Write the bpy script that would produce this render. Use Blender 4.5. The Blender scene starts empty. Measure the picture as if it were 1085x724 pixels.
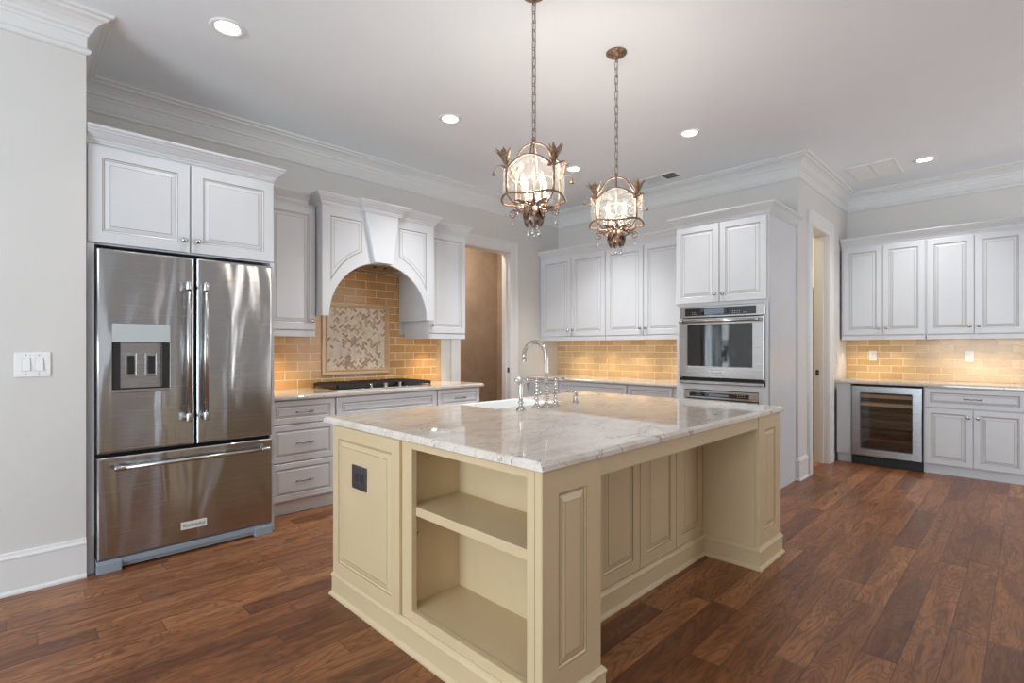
import bpy, bmesh, math, random
from mathutils import Vector, Matrix
random.seed(7)
C = bpy.context.scene.collection
SC = bpy.context.scene
PI = math.pi

# ------------------------------------------------------------------ camera, world, light, exposure
F_PX, W_PX, H_PX = 542.5, 1085.0, 724.0
YAW = math.atan((1090 - 542.5) / F_PX)          # angle of the range wall's direction right of the view axis
cam_d = bpy.data.cameras.new('camera')
cam = bpy.data.objects.new('camera', cam_d)
C.objects.link(cam)
cam_d.sensor_width = 36.0
cam_d.lens = 36.0 * F_PX / W_PX
cam_d.shift_y = 7.0 / W_PX
cam_d.clip_start = 0.05
cam.location = (0, 0, 1.30)
cam.rotation_euler = (PI / 2, 0, YAW - PI / 2)
SC.camera = cam

world = bpy.data.worlds.new('world')
SC.world = world
world.use_nodes = True
bg = world.node_tree.nodes['Background']
bg.inputs[0].default_value = (0.86, 0.93, 1.0, 1)
bg.inputs[1].default_value = 1.0

SC.view_settings.view_transform = 'Standard'
SC.view_settings.look = 'None'
SC.view_settings.exposure = 0.0
SC.view_settings.gamma = 1.0
SC.view_settings.use_curve_mapping = False
SC.cycles.use_denoising = True
SC.cycles.max_bounces = 8
SC.cycles.diffuse_bounces = 5
SC.cycles.glossy_bounces = 4
SC.cycles.transmission_bounces = 6
SC.cycles.transparent_max_bounces = 12
SC.cycles.caustics_reflective = False
SC.cycles.caustics_refractive = False
SC.cycles.sample_clamp_indirect = 4.0


def area(name, loc, direction, sx, sy, power, col):
    d = bpy.data.lights.new(name, 'AREA')
    d.shape = 'RECTANGLE'
    d.size, d.size_y, d.energy, d.color = sx, sy, power, col
    o = bpy.data.objects.new(name, d)
    C.objects.link(o)
    o.location = loc
    o.rotation_euler = Vector(direction).to_track_quat('-Z', 'Z').to_euler()
    return o


DAY = (0.77, 0.90, 1.0)
# daylight lamps inside unseen windows behind the camera, tilted up to brighten the ceiling
area('daylight_fill', (-4.42, 0.9, 1.55), (1, 0, .45), 3.0, 2.3, 300, DAY)
area('daylight_fill', (-4.42, -2.2, 1.55), (1, 0, .45), 2.0, 2.3, 12, DAY)
area('daylight_fill', (-1.0, -3.42, 1.55), (0, 1, .45), 2.6, 2.3, 6, DAY)
area('daylight_fill', (6.0, -3.42, 1.55), (0, 1, .3), 2.1, 2.3, 64, (.97, 0.98, 1.0))  # added source to lift the dim right side of the kitchen


# ------------------------------------------------------------------ materials
def newmat(name):
    m = bpy.data.materials.new(name)
    m.use_nodes = True
    nt = m.node_tree
    return m, nt, nt.nodes['Principled BSDF']


def N(nt, t, **kw):
    n = nt.nodes.new(t)
    for k, v in kw.items():
        setattr(n, k, v)
    return n


def L(nt, a, b):
    nt.links.new(a, b)


def math_n(nt, op, a, b=None, c=None):
    n = N(nt, 'ShaderNodeMath', operation=op)
    for i, v in enumerate((a, b, c)):
        if v is None:
            continue
        if isinstance(v, (int, float)):
            n.inputs[i].default_value = v
        else:
            L(nt, v, n.inputs[i])
    return n.outputs[0]


def ramp(nt, fac, stops):
    r = N(nt, 'ShaderNodeValToRGB')
    el = r.color_ramp.elements
    while len(el) < len(stops):
        el.new(0.5)
    for e, (p, c) in zip(el, stops):
        e.position = p
        e.color = (*c, 1) if len(c) == 3 else c
    L(nt, fac, r.inputs[0])
    return r.outputs[0]


def noise(nt, vec, scale, detail=4.0, rough=0.5, dist=0.0):
    n = N(nt, 'ShaderNodeTexNoise')
    n.inputs['Scale'].default_value = scale
    n.inputs['Detail'].default_value = detail
    n.inputs['Roughness'].default_value = rough
    n.inputs['Distortion'].default_value = dist
    if vec is not None:
        L(nt, vec, n.inputs['Vector'])
    return n.outputs[0]


def mixc(nt, fac, a, b, blend='MIX'):
    n = N(nt, 'ShaderNodeMix', data_type='RGBA', blend_type=blend)
    for k, v in ((0, fac), (6, a), (7, b)):
        if isinstance(v, (int, float)):
            n.inputs[k].default_value = v
        elif isinstance(v, tuple):
            n.inputs[k].default_value = (*v, 1)
        else:
            L(nt, v, n.inputs[k])
    return n.outputs[2]


def coords(nt, scale=(1, 1, 1), out='Object'):
    tc = N(nt, 'ShaderNodeTexCoord')
    mp = N(nt, 'ShaderNodeMapping')
    mp.inputs['Scale'].default_value = scale
    L(nt, tc.outputs[out], mp.inputs[0])
    return mp.outputs[0]


def bump(nt, h, strength, dist, bsdf):
    b = N(nt, 'ShaderNodeBump')
    b.inputs['Strength'].default_value = strength
    b.inputs['Distance'].default_value = dist
    L(nt, h, b.inputs['Height'])
    L(nt, b.outputs[0], bsdf.inputs['Normal'])


def paint(name, col, rough=0.5, var=0.03, sc=6.0):
    m, nt, b = newmat(name)
    v = noise(nt, coords(nt), sc, 3)
    lo = tuple(c * (1 - var) for c in col)
    hi = tuple(min(1, c * (1 + var)) for c in col)
    L(nt, ramp(nt, v, [(0.3, lo), (0.7, hi)]), b.inputs['Base Color'])
    b.inputs['Roughness'].default_value = rough
    return m


def metal(name, col, rough, stretch=None, wav=0.0):
    m, nt, b = newmat(name)
    b.inputs['Metallic'].default_value = 1.0
    b.inputs['Base Color'].default_value = (*col, 1)
    if stretch:
        v = noise(nt, coords(nt, stretch), 1.0, 3)
        r = ramp(nt, v, [(0.3, (rough - .03,) * 3), (0.7, (rough + .03,) * 3)])
        L(nt, r, b.inputs['Roughness'])
        c = ramp(nt, v, [(0.25, tuple(x * .975 for x in col)), (0.75, tuple(min(1, x * 1.02) for x in col))])
        L(nt, c, b.inputs['Base Color'])
    else:
        b.inputs['Roughness'].default_value = rough
    if wav:
        w = noise(nt, coords(nt, (5.0, 5.0, 1.1)), 1.0, 1.5, 0.4, 0.7)
        bump(nt, w, 1.0, wav, b)
    return m


def emit(name, col, s):
    m, nt, b = newmat(name)
    b.inputs['Base Color'].default_value = (*col, 1)
    b.inputs['Emission Color'].default_value = (*col, 1)
    b.inputs['Emission Strength'].default_value = s
    return m


class Mt: pass
M = Mt()
M.wall = paint('wall_paint', (0.66, 0.64, 0.615), 0.6, 0.012, 3)
M.ceil = paint('ceiling_paint', (0.88, 0.915, 0.95), 0.7, 0.01, 2)
M.trim = paint('trim_paint', (0.74, 0.735, 0.725), 0.35, 0.01, 4)
M.white = paint('cabinet_white', (0.64, 0.65, 0.67), 0.33, 0.012, 5)
M.glaze = paint('grey_glaze', (0.31, 0.295, 0.28), 0.5, 0.1, 20)
M.tan = paint('cream_paint', (0.605, 0.465, 0.28), 0.38, 0.02, 5)
M.tanglaze = paint('brown_glaze', (0.36, 0.255, 0.135), 0.5, 0.1, 20)
M.steel = metal('stainless', (0.455, 0.45, 0.45), 0.25, (2, 2, 700), 0.035)
M.steel2 = metal('stainless_flat', (0.47, 0.455, 0.445), 0.26, (2, 2, 900))
M.steel3 = metal('stainless_grey', (0.34, 0.34, 0.35), 0.28, (2, 2, 900))
M.handle = metal('handle_steel', (0.50, 0.49, 0.48), 0.24)
M.nickel = metal('polished_nickel', (0.60, 0.565, 0.525), 0.11)
M.pewter = metal('pewter', (0.24, 0.225, 0.21), 0.35)
M.knob = metal('satin_nickel', (0.55, 0.51, 0.47), 0.25)
M.dark = paint('dark_plastic', (0.010, 0.010, 0.011), 0.6, 0.05)
M.iron = paint('cast_iron', (0.028, 0.026, 0.026), 0.5, 0.2, 60)
M.grey = paint('grey_plastic', (0.27, 0.31, 0.36), 0.35, 0.03)
M.panelgrey = paint('display_grey', (0.50, 0.53, 0.53), 0.15, 0.02)
M.plate = paint('white_plastic', (0.84, 0.84, 0.83), 0.35, 0.01)
M.slot = paint('slot_grey', (0.22, 0.22, 0.22), 0.5, 0.05)
M.lightslot = paint('pale_grey', (0.5, 0.5, 0.5), 0.5, 0.03)
M.porcelain = paint('porcelain', (0.90, 0.90, 0.89), 0.12, 0.005)
M.shelfwood = paint('beech', (0.80, 0.62, 0.42), 0.45, 0.08, 12)
M.blackglass, nt, b = newmat('black_glass')
b.inputs['Base Color'].default_value = (0.012, 0.013, 0.012, 1)
b.inputs['Roughness'].default_value = 0.04
b.inputs['Specular IOR Level'].default_value = 0.9
M.badge = paint('badge_silver', (0.72, 0.70, 0.68), 0.25, 0.02)
M.ink = paint('ink', (0.06, 0.06, 0.06), 0.5, 0.02)
M.can = emit('lamp_lens', (1.0, 0.97, 0.92), 9.0)
M.puck = emit('puck_lens', (1.0, 0.86, 0.62), 12.0)
M.bulb = emit('flame_bulb', (1.0, 0.86, 0.68), 9.0)
M.candle = paint('candle_sleeve', (0.72, 0.56, 0.40), 0.5, 0.1, 30)

# rusty bronze of the pendants
M.bronze, nt, b = newmat('rusty_bronze')
v = noise(nt, coords(nt), 45, 5, 0.6)
L(nt, ramp(nt, v, [(0.3, (0.11, 0.055, 0.03)), (0.5, (0.23, 0.135, 0.085)), (0.72, (0.42, 0.33, 0.26))]), b.inputs['Base Color'])
b.inputs['Metallic'].default_value = 0.45
b.inputs['Roughness'].default_value = 0.45
M.chain, nt, b = newmat('aged_chain')
v = noise(nt, coords(nt), 60, 4)
L(nt, ramp(nt, v, [(0.3, (0.17, 0.14, 0.115)), (0.7, (0.36, 0.32, 0.28))]), b.inputs['Base Color'])
b.inputs['Metallic'].default_value = 0.5
b.inputs['Roughness'].default_value = 0.4

# seeded lantern glass
M.seeded = bpy.data.materials.new('seeded_glass')
M.seeded.use_nodes = True
nt = M.seeded.node_tree
nt.nodes.clear()
out = N(nt, 'ShaderNodeOutputMaterial')
tr = N(nt, 'ShaderNodeBsdfTransparent')
tr.inputs[0].default_value = (0.97, 0.95, 0.92, 1)
gl = N(nt, 'ShaderNodeBsdfGlossy')
gl.inputs['Roughness'].default_value = 0.12
tl = N(nt, 'ShaderNodeBsdfTranslucent')
tl.inputs[0].default_value = (0.95, 0.90, 0.84, 1)
v = noise(nt, coords(nt), 42, 4, 0.6)
f = ramp(nt, v, [(0.42, (0.025,) * 3), (0.70, (0.15,) * 3)])
m1 = N(nt, 'ShaderNodeMixShader')
m1.inputs[0].default_value = 0.72
L(nt, gl.outputs[0], m1.inputs[1]); L(nt, tl.outputs[0], m1.inputs[2])
m2 = N(nt, 'ShaderNodeMixShader')
L(nt, f, m2.inputs[0]); L(nt, tr.outputs[0], m2.inputs[1]); L(nt, m1.outputs[0], m2.inputs[2])
L(nt, m2.outputs[0], out.inputs[0])
# smoky door glass of the wine cooler
M.smoke = bpy.data.materials.new('smoked_glass')
M.smoke.use_nodes = True
nt = M.smoke.node_tree
nt.nodes.clear()
out = N(nt, 'ShaderNodeOutputMaterial')
tr = N(nt, 'ShaderNodeBsdfTransparent')
tr.inputs[0].default_value = (0.84, 0.80, 0.79, 1)
gl = N(nt, 'ShaderNodeBsdfGlossy')
gl.inputs['Roughness'].default_value = 0.03
m1 = N(nt, 'ShaderNodeMixShader')
m1.inputs[0].default_value = 0.10
L(nt, tr.outputs[0], m1.inputs[1]); L(nt, gl.outputs[0], m1.inputs[2])
L(nt, m1.outputs[0], out.inputs[0])
M.crystal, nt, b = newmat('crystal')
b.inputs['Base Color'].default_value = (0.92, 0.90, 0.88, 1)
b.inputs['Roughness'].default_value = 0.03
b.inputs['Transmission Weight'].default_value = 0.75

# tan plaster of the hallway beyond the door
M.plaster, nt, b = newmat('tan_plaster')
v = noise(nt, coords(nt), 2.2, 5, 0.6, 0.8)
L(nt, ramp(nt, v, [(0.3, (0.36, 0.27, 0.20)), (0.7, (0.47, 0.365, 0.28))]), b.inputs['Base Color'])
b.inputs['Roughness'].default_value = 0.45
M.cream = paint('pantry_cream', (0.72, 0.62, 0.42), 0.6, 0.02)

# hickory plank floor: boards run along X
M.floor, nt, b = newmat('hickory_planks')
tc = N(nt, 'ShaderNodeTexCoord')
sp = N(nt, 'ShaderNodeSeparateXYZ')
L(nt, tc.outputs['Object'], sp.inputs[0])
X_, Y_ = sp.outputs[0], sp.outputs[1]
PW, PL = 0.127, 1.05
ry = math_n(nt, 'DIVIDE', Y_, PW)
row = math_n(nt, 'FLOOR', ry)
wn = N(nt, 'ShaderNodeTexWhiteNoise', noise_dimensions='1D')
L(nt, row, wn.inputs['W'])
xo = math_n(nt, 'MULTIPLY_ADD', wn.outputs[0], 7.3, X_)
rx = math_n(nt, 'DIVIDE', xo, PL)
pid = math_n(nt, 'FLOOR', rx)
cmb = N(nt, 'ShaderNodeCombineXYZ')
L(nt, row, cmb.inputs[0]); L(nt, pid, cmb.inputs[1])
wn2 = N(nt, 'ShaderNodeTexWhiteNoise', noise_dimensions='2D')
L(nt, cmb.outputs[0], wn2.inputs['Vector'])
rnd = wn2.outputs[0]
gx = math_n(nt, 'MULTIPLY_ADD', rnd, 37.0, math_n(nt, 'MULTIPLY', xo, 1.0))
gv = N(nt, 'ShaderNodeCombineXYZ')
L(nt, math_n(nt, 'MULTIPLY', gx, 2.2), gv.inputs[0])
L(nt, math_n(nt, 'MULTIPLY', Y_, 15.0), gv.inputs[1])
L(nt, math_n(nt, 'MULTIPLY', rnd, 19.0), gv.inputs[2])
g1 = noise(nt, gv.outputs[0], 1.0, 6, 0.62, 0.9)
gv2 = N(nt, 'ShaderNodeCombineXYZ')
L(nt, math_n(nt, 'MULTIPLY', gx, 2.0), gv2.inputs[0])
L(nt, math_n(nt, 'MULTIPLY', Y_, 9.0), gv2.inputs[1])
L(nt, math_n(nt, 'MULTIPLY', rnd, 11.0), gv2.inputs[2])
ring = noise(nt, gv2.outputs[0], 0.8, 2, 0.5, 0.5)
ringl = math_n(nt, 'SINE', math_n(nt, 'MULTIPLY', ring, 105.0))
ringl = math_n(nt, 'MULTIPLY_ADD', ringl, 0.5, 0.5)
ringd = math_n(nt, 'POWER', ringl, 4.0)
fv = N(nt, 'ShaderNodeCombineXYZ')
L(nt, math_n(nt, 'MULTIPLY', gx, 9.0), fv.inputs[0])
L(nt, math_n(nt, 'MULTIPLY', Y_, 150.0), fv.inputs[1])
fine = noise(nt, fv.outputs[0], 1.0, 3, 0.6)
tone = ramp(nt, rnd, [(0.0, (0.189, 0.068, 0.027)), (0.25, (0.265, 0.101, 0.038)), (0.65, (0.342, 0.135, 0.050)), (1.0, (0.439, 0.191, 0.076))])
c1 = mixc(nt, ramp(nt, g1, [(0.38, (0, 0, 0)), (0.60, (1, 1, 1))]), mixc(nt, 1.0, tone, (0.60, 0.53, 0.50), 'MULTIPLY'), tone)
c2 = mixc(nt, math_n(nt, 'MULTIPLY', ringd, 0.50), c1, (0.062, 0.024, 0.012))
c3 = mixc(nt, 0.5, c2, mixc(nt, 1.0, c2, ramp(nt, fine, [(0.3, (0.45,) * 3), (0.7, (1.25,) * 3)]), 'MULTIPLY'))
fy = math_n(nt, 'FRACT', ry)
fx = math_n(nt, 'FRACT', rx)
ey = math_n(nt, 'MINIMUM', fy, math_n(nt, 'SUBTRACT', 1.0, fy))
ex = math_n(nt, 'MULTIPLY', math_n(nt, 'MINIMUM', fx, math_n(nt, 'SUBTRACT', 1.0, fx)), PL / PW)
e = math_n(nt, 'MINIMUM', ey, ex)
gap = math_n(nt, 'LESS_THAN', e, 0.013)
c4 = mixc(nt, math_n(nt, 'MULTIPLY', gap, 0.7), c3, (0.045, 0.018, 0.010))
L(nt, c4, b.inputs['Base Color'])
b.inputs['Roughness'].default_value = 0.33
b.inputs['Specular IOR Level'].default_value = 0.45
edge = ramp(nt, e, [(0.0, (0, 0, 0)), (0.06, (1, 1, 1))])
hh = math_n(nt, 'ADD', math_n(nt, 'MULTIPLY', edge, 0.5), math_n(nt, 'MULTIPLY', g1, 0.8))
bump(nt, hh, 0.35, 0.004, b)


def granite(name, base, warm, grey, vein, seed):
    m, nt, b = newmat(name)
    tc = N(nt, 'ShaderNodeTexCoord')
    mp = N(nt, 'ShaderNodeMapping')
    mp.inputs['Location'].default_value = (seed, seed * 1.7, 0)
    mp.inputs['Rotation'].default_value = (0, 0, 0.45)
    mp.inputs['Scale'].default_value = (1.0, 2.3, 1.0)
    L(nt, tc.outputs['Object'], mp.inputs[0])
    v = mp.outputs[0]
    n1 = noise(nt, v, 2.0, 6, 0.6, 1.2)
    n2 = noise(nt, v, 7.0, 7, 0.65, 0.6)
    n3 = noise(nt, coords(nt), 120, 3, 0.6)
    c = ramp(nt, n1, [(0.33, warm), (0.48, base), (0.62, base), (0.75, grey)])
    c = mixc(nt, 0.55, c, ramp(nt, n2, [(0.3, tuple(x * .80 for x in warm)), (0.5, base), (0.7, tuple(min(1, x * 1.06) for x in base))]))
    vn = noise(nt, v, 1.5, 5, 0.55, 1.6)
    d = math_n(nt, 'ABSOLUTE', math_n(nt, 'SUBTRACT', vn, 0.5))
    k = ramp(nt, d, [(0.0, (1, 1, 1)), (0.012, (0, 0, 0))])
    msk = ramp(nt, n2, [(0.44, (0, 0, 0)), (0.56, (1, 1, 1))])
    kk = N(nt, 'ShaderNodeMath', operation='MULTIPLY')
    L(nt, k, kk.inputs[0]); L(nt, msk, kk.inputs[1])
    c = mixc(nt, math_n(nt, 'MULTIPLY', kk.outputs[0], 0.8), c, vein)
    c = mixc(nt, 0.22, c, mixc(nt, 1.0, c, ramp(nt, n3, [(0.3, (0.55,) * 3), (0.7, (1.3,) * 3)]), 'MULTIPLY'))
    L(nt, c, b.inputs['Base Color'])
    b.inputs['Roughness'].default_value = 0.035
    b.inputs['Specular IOR Level'].default_value = 0.55
    return m


M.granite = granite('cream_granite', (0.70, 0.635, 0.565), (0.60, 0.475, 0.36), (0.66, 0.63, 0.61), (0.30, 0.17, 0.09), 3.1)
M.granite2 = granite('tan_granite', (0.58, 0.52, 0.46), (0.50, 0.42, 0.34), (0.46, 0.44, 0.43), (0.28, 0.20, 0.14), 8.4)


def tile_mat(name, axis, c1, c2, off=0.0):
    m, nt, b = newmat(name)
    tc = N(nt, 'ShaderNodeTexCoord')
    sp = N(nt, 'ShaderNodeSeparateXYZ')
    L(nt, tc.outputs['Object'], sp.inputs[0])
    cb = N(nt, 'ShaderNodeCombineXYZ')
    L(nt, math_n(nt, 'ADD', sp.outputs[axis], 10 + off), cb.inputs[0])
    L(nt, sp.outputs[2], cb.inputs[1])
    br = N(nt, 'ShaderNodeTexBrick')
    br.offset = 0.5
    br.inputs['Scale'].default_value = 1.0
    br.inputs['Brick Width'].default_value = 0.226
    br.inputs['Row Height'].default_value = 0.0795
    br.inputs['Mortar Size'].default_value = 0.0036
    br.inputs['Mortar Smooth'].default_value = 0.15
    br.inputs['Color1'].default_value = (*c1, 1)
    br.inputs['Color2'].default_value = (*c2, 1)
    br.inputs['Mortar'].default_value = (0.84, 0.76, 0.63, 1)
    L(nt, cb.outputs[0], br.inputs['Vector'])
    v = noise(nt, coords(nt), 9, 5, 0.6, 0.4)
    c = mixc(nt, 0.3, br.outputs[0], mixc(nt, 1.0, br.outputs[0], ramp(nt, v, [(0.3, (0.72,) * 3), (0.7, (1.25,) * 3)]), 'MULTIPLY'))
    L(nt, c, b.inputs['Base Color'])
    b.inputs['Specular IOR Level'].default_value = 0.3
    L(nt, ramp(nt, br.outputs[1], [(0, (0.16,) * 3), (1, (0.7,) * 3)]), b.inputs['Roughness'])
    h = math_n(nt, 'ADD', math_n(nt, 'SUBTRACT', 1.0, br.outputs[1]), math_n(nt, 'MULTIPLY', noise(nt, coords(nt), 11, 2), 0.35))
    bump(nt, h, 0.5, 0.003, b)
    return m


M.tile = tile_mat('tan_tile', 0, (0.56, 0.295, 0.10), (0.66, 0.385, 0.155))
M.tileY = tile_mat('honey_tile', 1, (0.56, 0.375, 0.19), (0.68, 0.49, 0.275), 0.07)
M.tileY2 = tile_mat('honey_tile_bar', 1, (0.55, 0.355, 0.16), (0.68, 0.48, 0.25), 0.16)
M.tileplain = paint('border_tile', (0.64, 0.42, 0.225), 0.18, 0.08, 10)
M.mos = [paint('mosaic_%s' % n, c, 0.35, 0.06, 30) for n, c in
         (('ivory', (0.80, 0.69, 0.56)), ('sand', (0.74, 0.59, 0.43)), ('honey', (0.56, 0.38, 0.21)), ('brown', (0.42, 0.26, 0.13)))]
M.grout = paint('grout', (0.82, 0.73, 0.60), 0.8, 0.03, 30)


# ------------------------------------------------------------------ mesh helpers
class MB:
    def __init__(s, off=(0, 0, 0)):
        s.bm = bmesh.new()
        s.off = Vector(off)

    def face(s, vs, m=0, smooth=False):
        try:
            f = s.bm.faces.new(vs)
        except ValueError:
            return None
        f.material_index = m
        f.smooth = smooth
        return f

    def box(s, x0, x1, y0, y1, z0, z1, m=0, bev=0.0):
        if bev <= 0:
            v = [s.bm.verts.new((x, y, z)) for z in (z0, z1) for y in (y0, y1) for x in (x0, x1)]
            for q in ((0, 2, 3, 1), (4, 5, 7, 6), (0, 1, 5, 4), (2, 6, 7, 3), (0, 4, 6, 2), (1, 3, 7, 5)):
                s.face([v[i] for i in q], m)
            return
        t = bmesh.new()
        bmesh.ops.create_cube(t, size=1.0)
        for v in t.verts:
            v.co = Vector(((x0 + x1) / 2 + v.co.x * (x1 - x0), (y0 + y1) / 2 + v.co.y * (y1 - y0), (z0 + z1) / 2 + v.co.z * (z1 - z0)))
        bmesh.ops.bevel(t, geom=list(t.edges), offset=bev, segments=2, profile=0.6, affect='EDGES')
        s.merge(t, m)

    def merge(s, t, m=None):
        mp = {}
        for v in t.verts:
            mp[v] = s.bm.verts.new(v.co)
        for f in t.faces:
            s.face([mp[v] for v in f.verts], f.material_index if m is None else m, f.smooth)
        t.free()

    def loops(s, loops, mats=None, cap0=True, cap1=True, closed=True, smooth=False, m=0):
        rs = [[s.bm.verts.new(p) for p in lp] for lp in loops]
        n = len(rs[0])
        for i in range(len(rs) - 1):
            mi = mats[i] if mats else m
            for j in range(n if closed else n - 1):
                k = (j + 1) % n
                s.face([rs[i][j], rs[i][k], rs[i + 1][k], rs[i + 1][j]], mi, smooth)
        if cap0:
            s.face(list(reversed(rs[0])), mats[0] if mats else m)
        if cap1:
            s.face(rs[-1], mats[-1] if mats else m)

    def tube(s, pts, r, n=8, m=0, closed=False, caps=True):
        pts = [Vector(p) for p in pts]
        N_ = len(pts)
        rr = r if isinstance(r, (list, tuple)) else [r] * N_
        tans = []
        for i in range(N_):
            a = pts[(i - 1) % N_] if (closed or i > 0) else pts[i]
            b_ = pts[(i + 1) % N_] if (closed or i < N_ - 1) else pts[i]
            t = (b_ - a)
            tans.append(t.normalized() if t.length > 1e-9 else Vector((0, 0, 1)))
        ref = Vector((0, 0, 1)) if abs(tans[0].z) < 0.9 else Vector((1, 0, 0))
        u = tans[0].cross(ref).normalized()
        lps = []
        for i in range(N_):
            t = tans[i]
            u = (u - t * u.dot(t))
            u = u.normalized() if u.length > 1e-6 else t.orthogonal().normalized()
            w = t.cross(u)
            lps.append([pts[i] + (u * math.cos(2 * PI * k / n) + w * math.sin(2 * PI * k / n)) * rr[i] for k in range(n)])
        if closed:
            lps.append(lps[0])
        s.loops(lps, m=m, cap0=caps and not closed, cap1=caps and not closed, smooth=True)

    def lathe(s, prof, org=(0, 0, 0), axis=(0, 0, 1), n=16, m=0, smooth=True):
        """prof: (radius, height along axis)"""
        ax = Vector(axis).normalized()
        u = ax.orthogonal().normalized()
        w = ax.cross(u)
        o = Vector(org)
        lps = [[o + ax * h + (u * math.cos(2 * PI * k / n) + w * math.sin(2 * PI * k / n)) * max(r, 1e-5) for k in range(n)] for r, h in prof]
        s.loops(lps, m=m, smooth=smooth)

    def sweep(s, path, prof, closed=False, m=0):
        """path in XY; profile (out, z), out = right-hand side of travel"""
        P = [Vector((p[0], p[1])) for p in path]
        n = len(P)
        off = []
        for i in range(n):
            ns = []
            if closed or i > 0:
                d = (P[i] - P[i - 1]).normalized()
                ns.append(Vector((d.y, -d.x)))
            if closed or i < n - 1:
                d = (P[(i + 1) % n] - P[i]).normalized()
                ns.append(Vector((d.y, -d.x)))
            if len(ns) == 1:
                off.append(ns[0])
            else:
                a, b_ = ns
                k = 1 + a.dot(b_)
                off.append((a + b_) / k if k > 1e-4 else a)
        lps = [[Vector((P[i].x + off[i].x * o, P[i].y + off[i].y * o, z)) for o, z in prof] for i in range(n)]
        if closed:
            lps.append(lps[0])
        s.loops(lps, m=m, cap0=not closed, cap1=not closed)

    def build(s, name, mats, parent=None):
        if s.off.length:
            for v in s.bm.verts:
                v.co -= s.off
        bmesh.ops.recalc_face_normals(s.bm, faces=list(s.bm.faces))
        me = bpy.data.meshes.new(name)
        s.bm.to_mesh(me)
        s.bm.free()
        for mt in (mats if isinstance(mats, (list, tuple)) else [mats]):
            me.materials.append(mt)
        o = bpy.data.objects.new(name, me)
        C.objects.link(o)
        if parent is not None:
            o.parent = parent
        return o


def thing(name, label, cat, loc=(0, 0, 0), rz=0.0, group=None):
    o = bpy.data.objects.new(name, None)
    C.objects.link(o)
    o.empty_display_size = 0.05
    o.location = loc
    o.rotation_euler = (0, 0, rz)
    o['label'] = label
    o['category'] = cat
    if group:
        o['group'] = group
    return o


def tag(o, label, cat, group=None):
    o['label'] = label
    o['category'] = cat
    if group:
        o['group'] = group
    return o


def struct(name, mb, mats):
    o = mb.build(name, mats)
    o['kind'] = 'structure'
    return o


def copy_tree(o, parent=None):
    c = o.copy()
    C.objects.link(c)
    if parent is not None:
        c.parent = parent
    for ch in list(o.children):
        copy_tree(ch, c)
    return c


def inset_poly(poly, d):
    """poly: CCW list of (x, z); returns mitred inset"""
    n = len(poly)
    res = []
    for i in range(n):
        p0, p1, p2 = Vector(poly[i - 1]), Vector(poly[i]), Vector(poly[(i + 1) % n])
        a = (p1 - p0).normalized()
        b_ = (p2 - p1).normalized()
        na, nb = Vector((-a.y, a.x)), Vector((-b_.y, b_.x))
        k = max(0.25, 1 + na.dot(nb))
        q = p1 + (na + nb) / k * d
        res.append((q.x, q.y))
    return res


RAISED = lambda st, th: [(0, th, 0), (0, .003, 0), (.003, 0, 0), (st, 0, 0), (st + .0032, .004, 1), (st + .010, .0075, 0), (st + .013, .0075, 1),
                         (st + .036, .0015, 0), (st + .0388, .0005, 1)]


def raised(mb, poly, y=0.0, st=.055, th=.022, steps=None, flip=False):
    """a raised-panel board facing -y, poly (x,z) CCW seen from the front"""
    steps = steps or RAISED(st, th)
    lps, mats = [], []
    for i, (d, dep, mi) in enumerate(steps):
        q = inset_poly(poly, d) if d > 0 else list(poly)
        lps.append([Vector((x, y + dep, z)) for x, z in q])
        if i:
            mats.append(mi)
    mats.append(0)
    rs = lps
    mb.loops(rs, mats=mats[:-1] + [0], cap0=True, cap1=False)
    mb.bm.faces.new([mb.bm.verts.new(p) for p in rs[-1]]).material_index = 0


def rect(x0, x1, z0, z1):
    return [(x0, z0), (x1, z0), (x1, z1), (x0, z1)]


def knob(parent, x, y, z, mt=None):
    k = MB()
    k.lathe([(.0001, .0), (.010, .0), (.009, .003), (.006, .007), (.006, .013), (.0135, .017), (.0175, .023), (.0165, .029), (.009, .0335), (.0001, .0345)], (x, y, z), (0, -1, 0), 14)
    return k.build('knob', mt or M.knob, parent)


def pull(parent, x, y, z, ln=.13):
    k = MB()
    n = 13
    pts, rr = [], []
    for i in range(n):
        t = i / (n - 1) * 2 - 1
        pts.append((x + t * ln / 2, y - .024 - .006 * (1 - t * t), z + .003 * math.sin(t * 7)))
        rr.append(.0042 + .0016 * (math.cos(t * 9) ** 2))
    k.tube(pts, rr, 7)
    for sx in (-1, 1):
        k.tube([(x + sx * ln * .40, y, z), (x + sx * ln * .40, y - .024, z)], [.006, .0045], 7)
        k.lathe([(.0001, -.004), (.007, -.002), (.007, .003), (.0001, .006)], (x + sx * ln / 2, y - .024, z), (sx, 0, 0), 8)
    return k.build('pull', M.pewter, parent)


CROWN = [(0, 0), (.008, 0), (.008, .012), (.014, .016), (.016, .026), (.026, .036), (.046, .058), (.056, .064), (.056, .071), (.066, .076), (.070, .084), (.070, .092), (0, .092)]


def door(parent, x0, x1, z0, z1, kn=None, mats=None, st=.055, y=0.0, th=.022):
    mb = MB()
    raised(mb, rect(x0, x1, z0, z1), y - th, st, th)
    d = mb.build('door', mats or [M.white, M.glaze], parent)
    if kn:
        kx = x0 + .034 if 'L' in kn else x1 - .034
        kz = z0 + .075 if 'B' in kn else z1 - .075
        knob(d, kx, y - th, kz)
    return d


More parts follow.
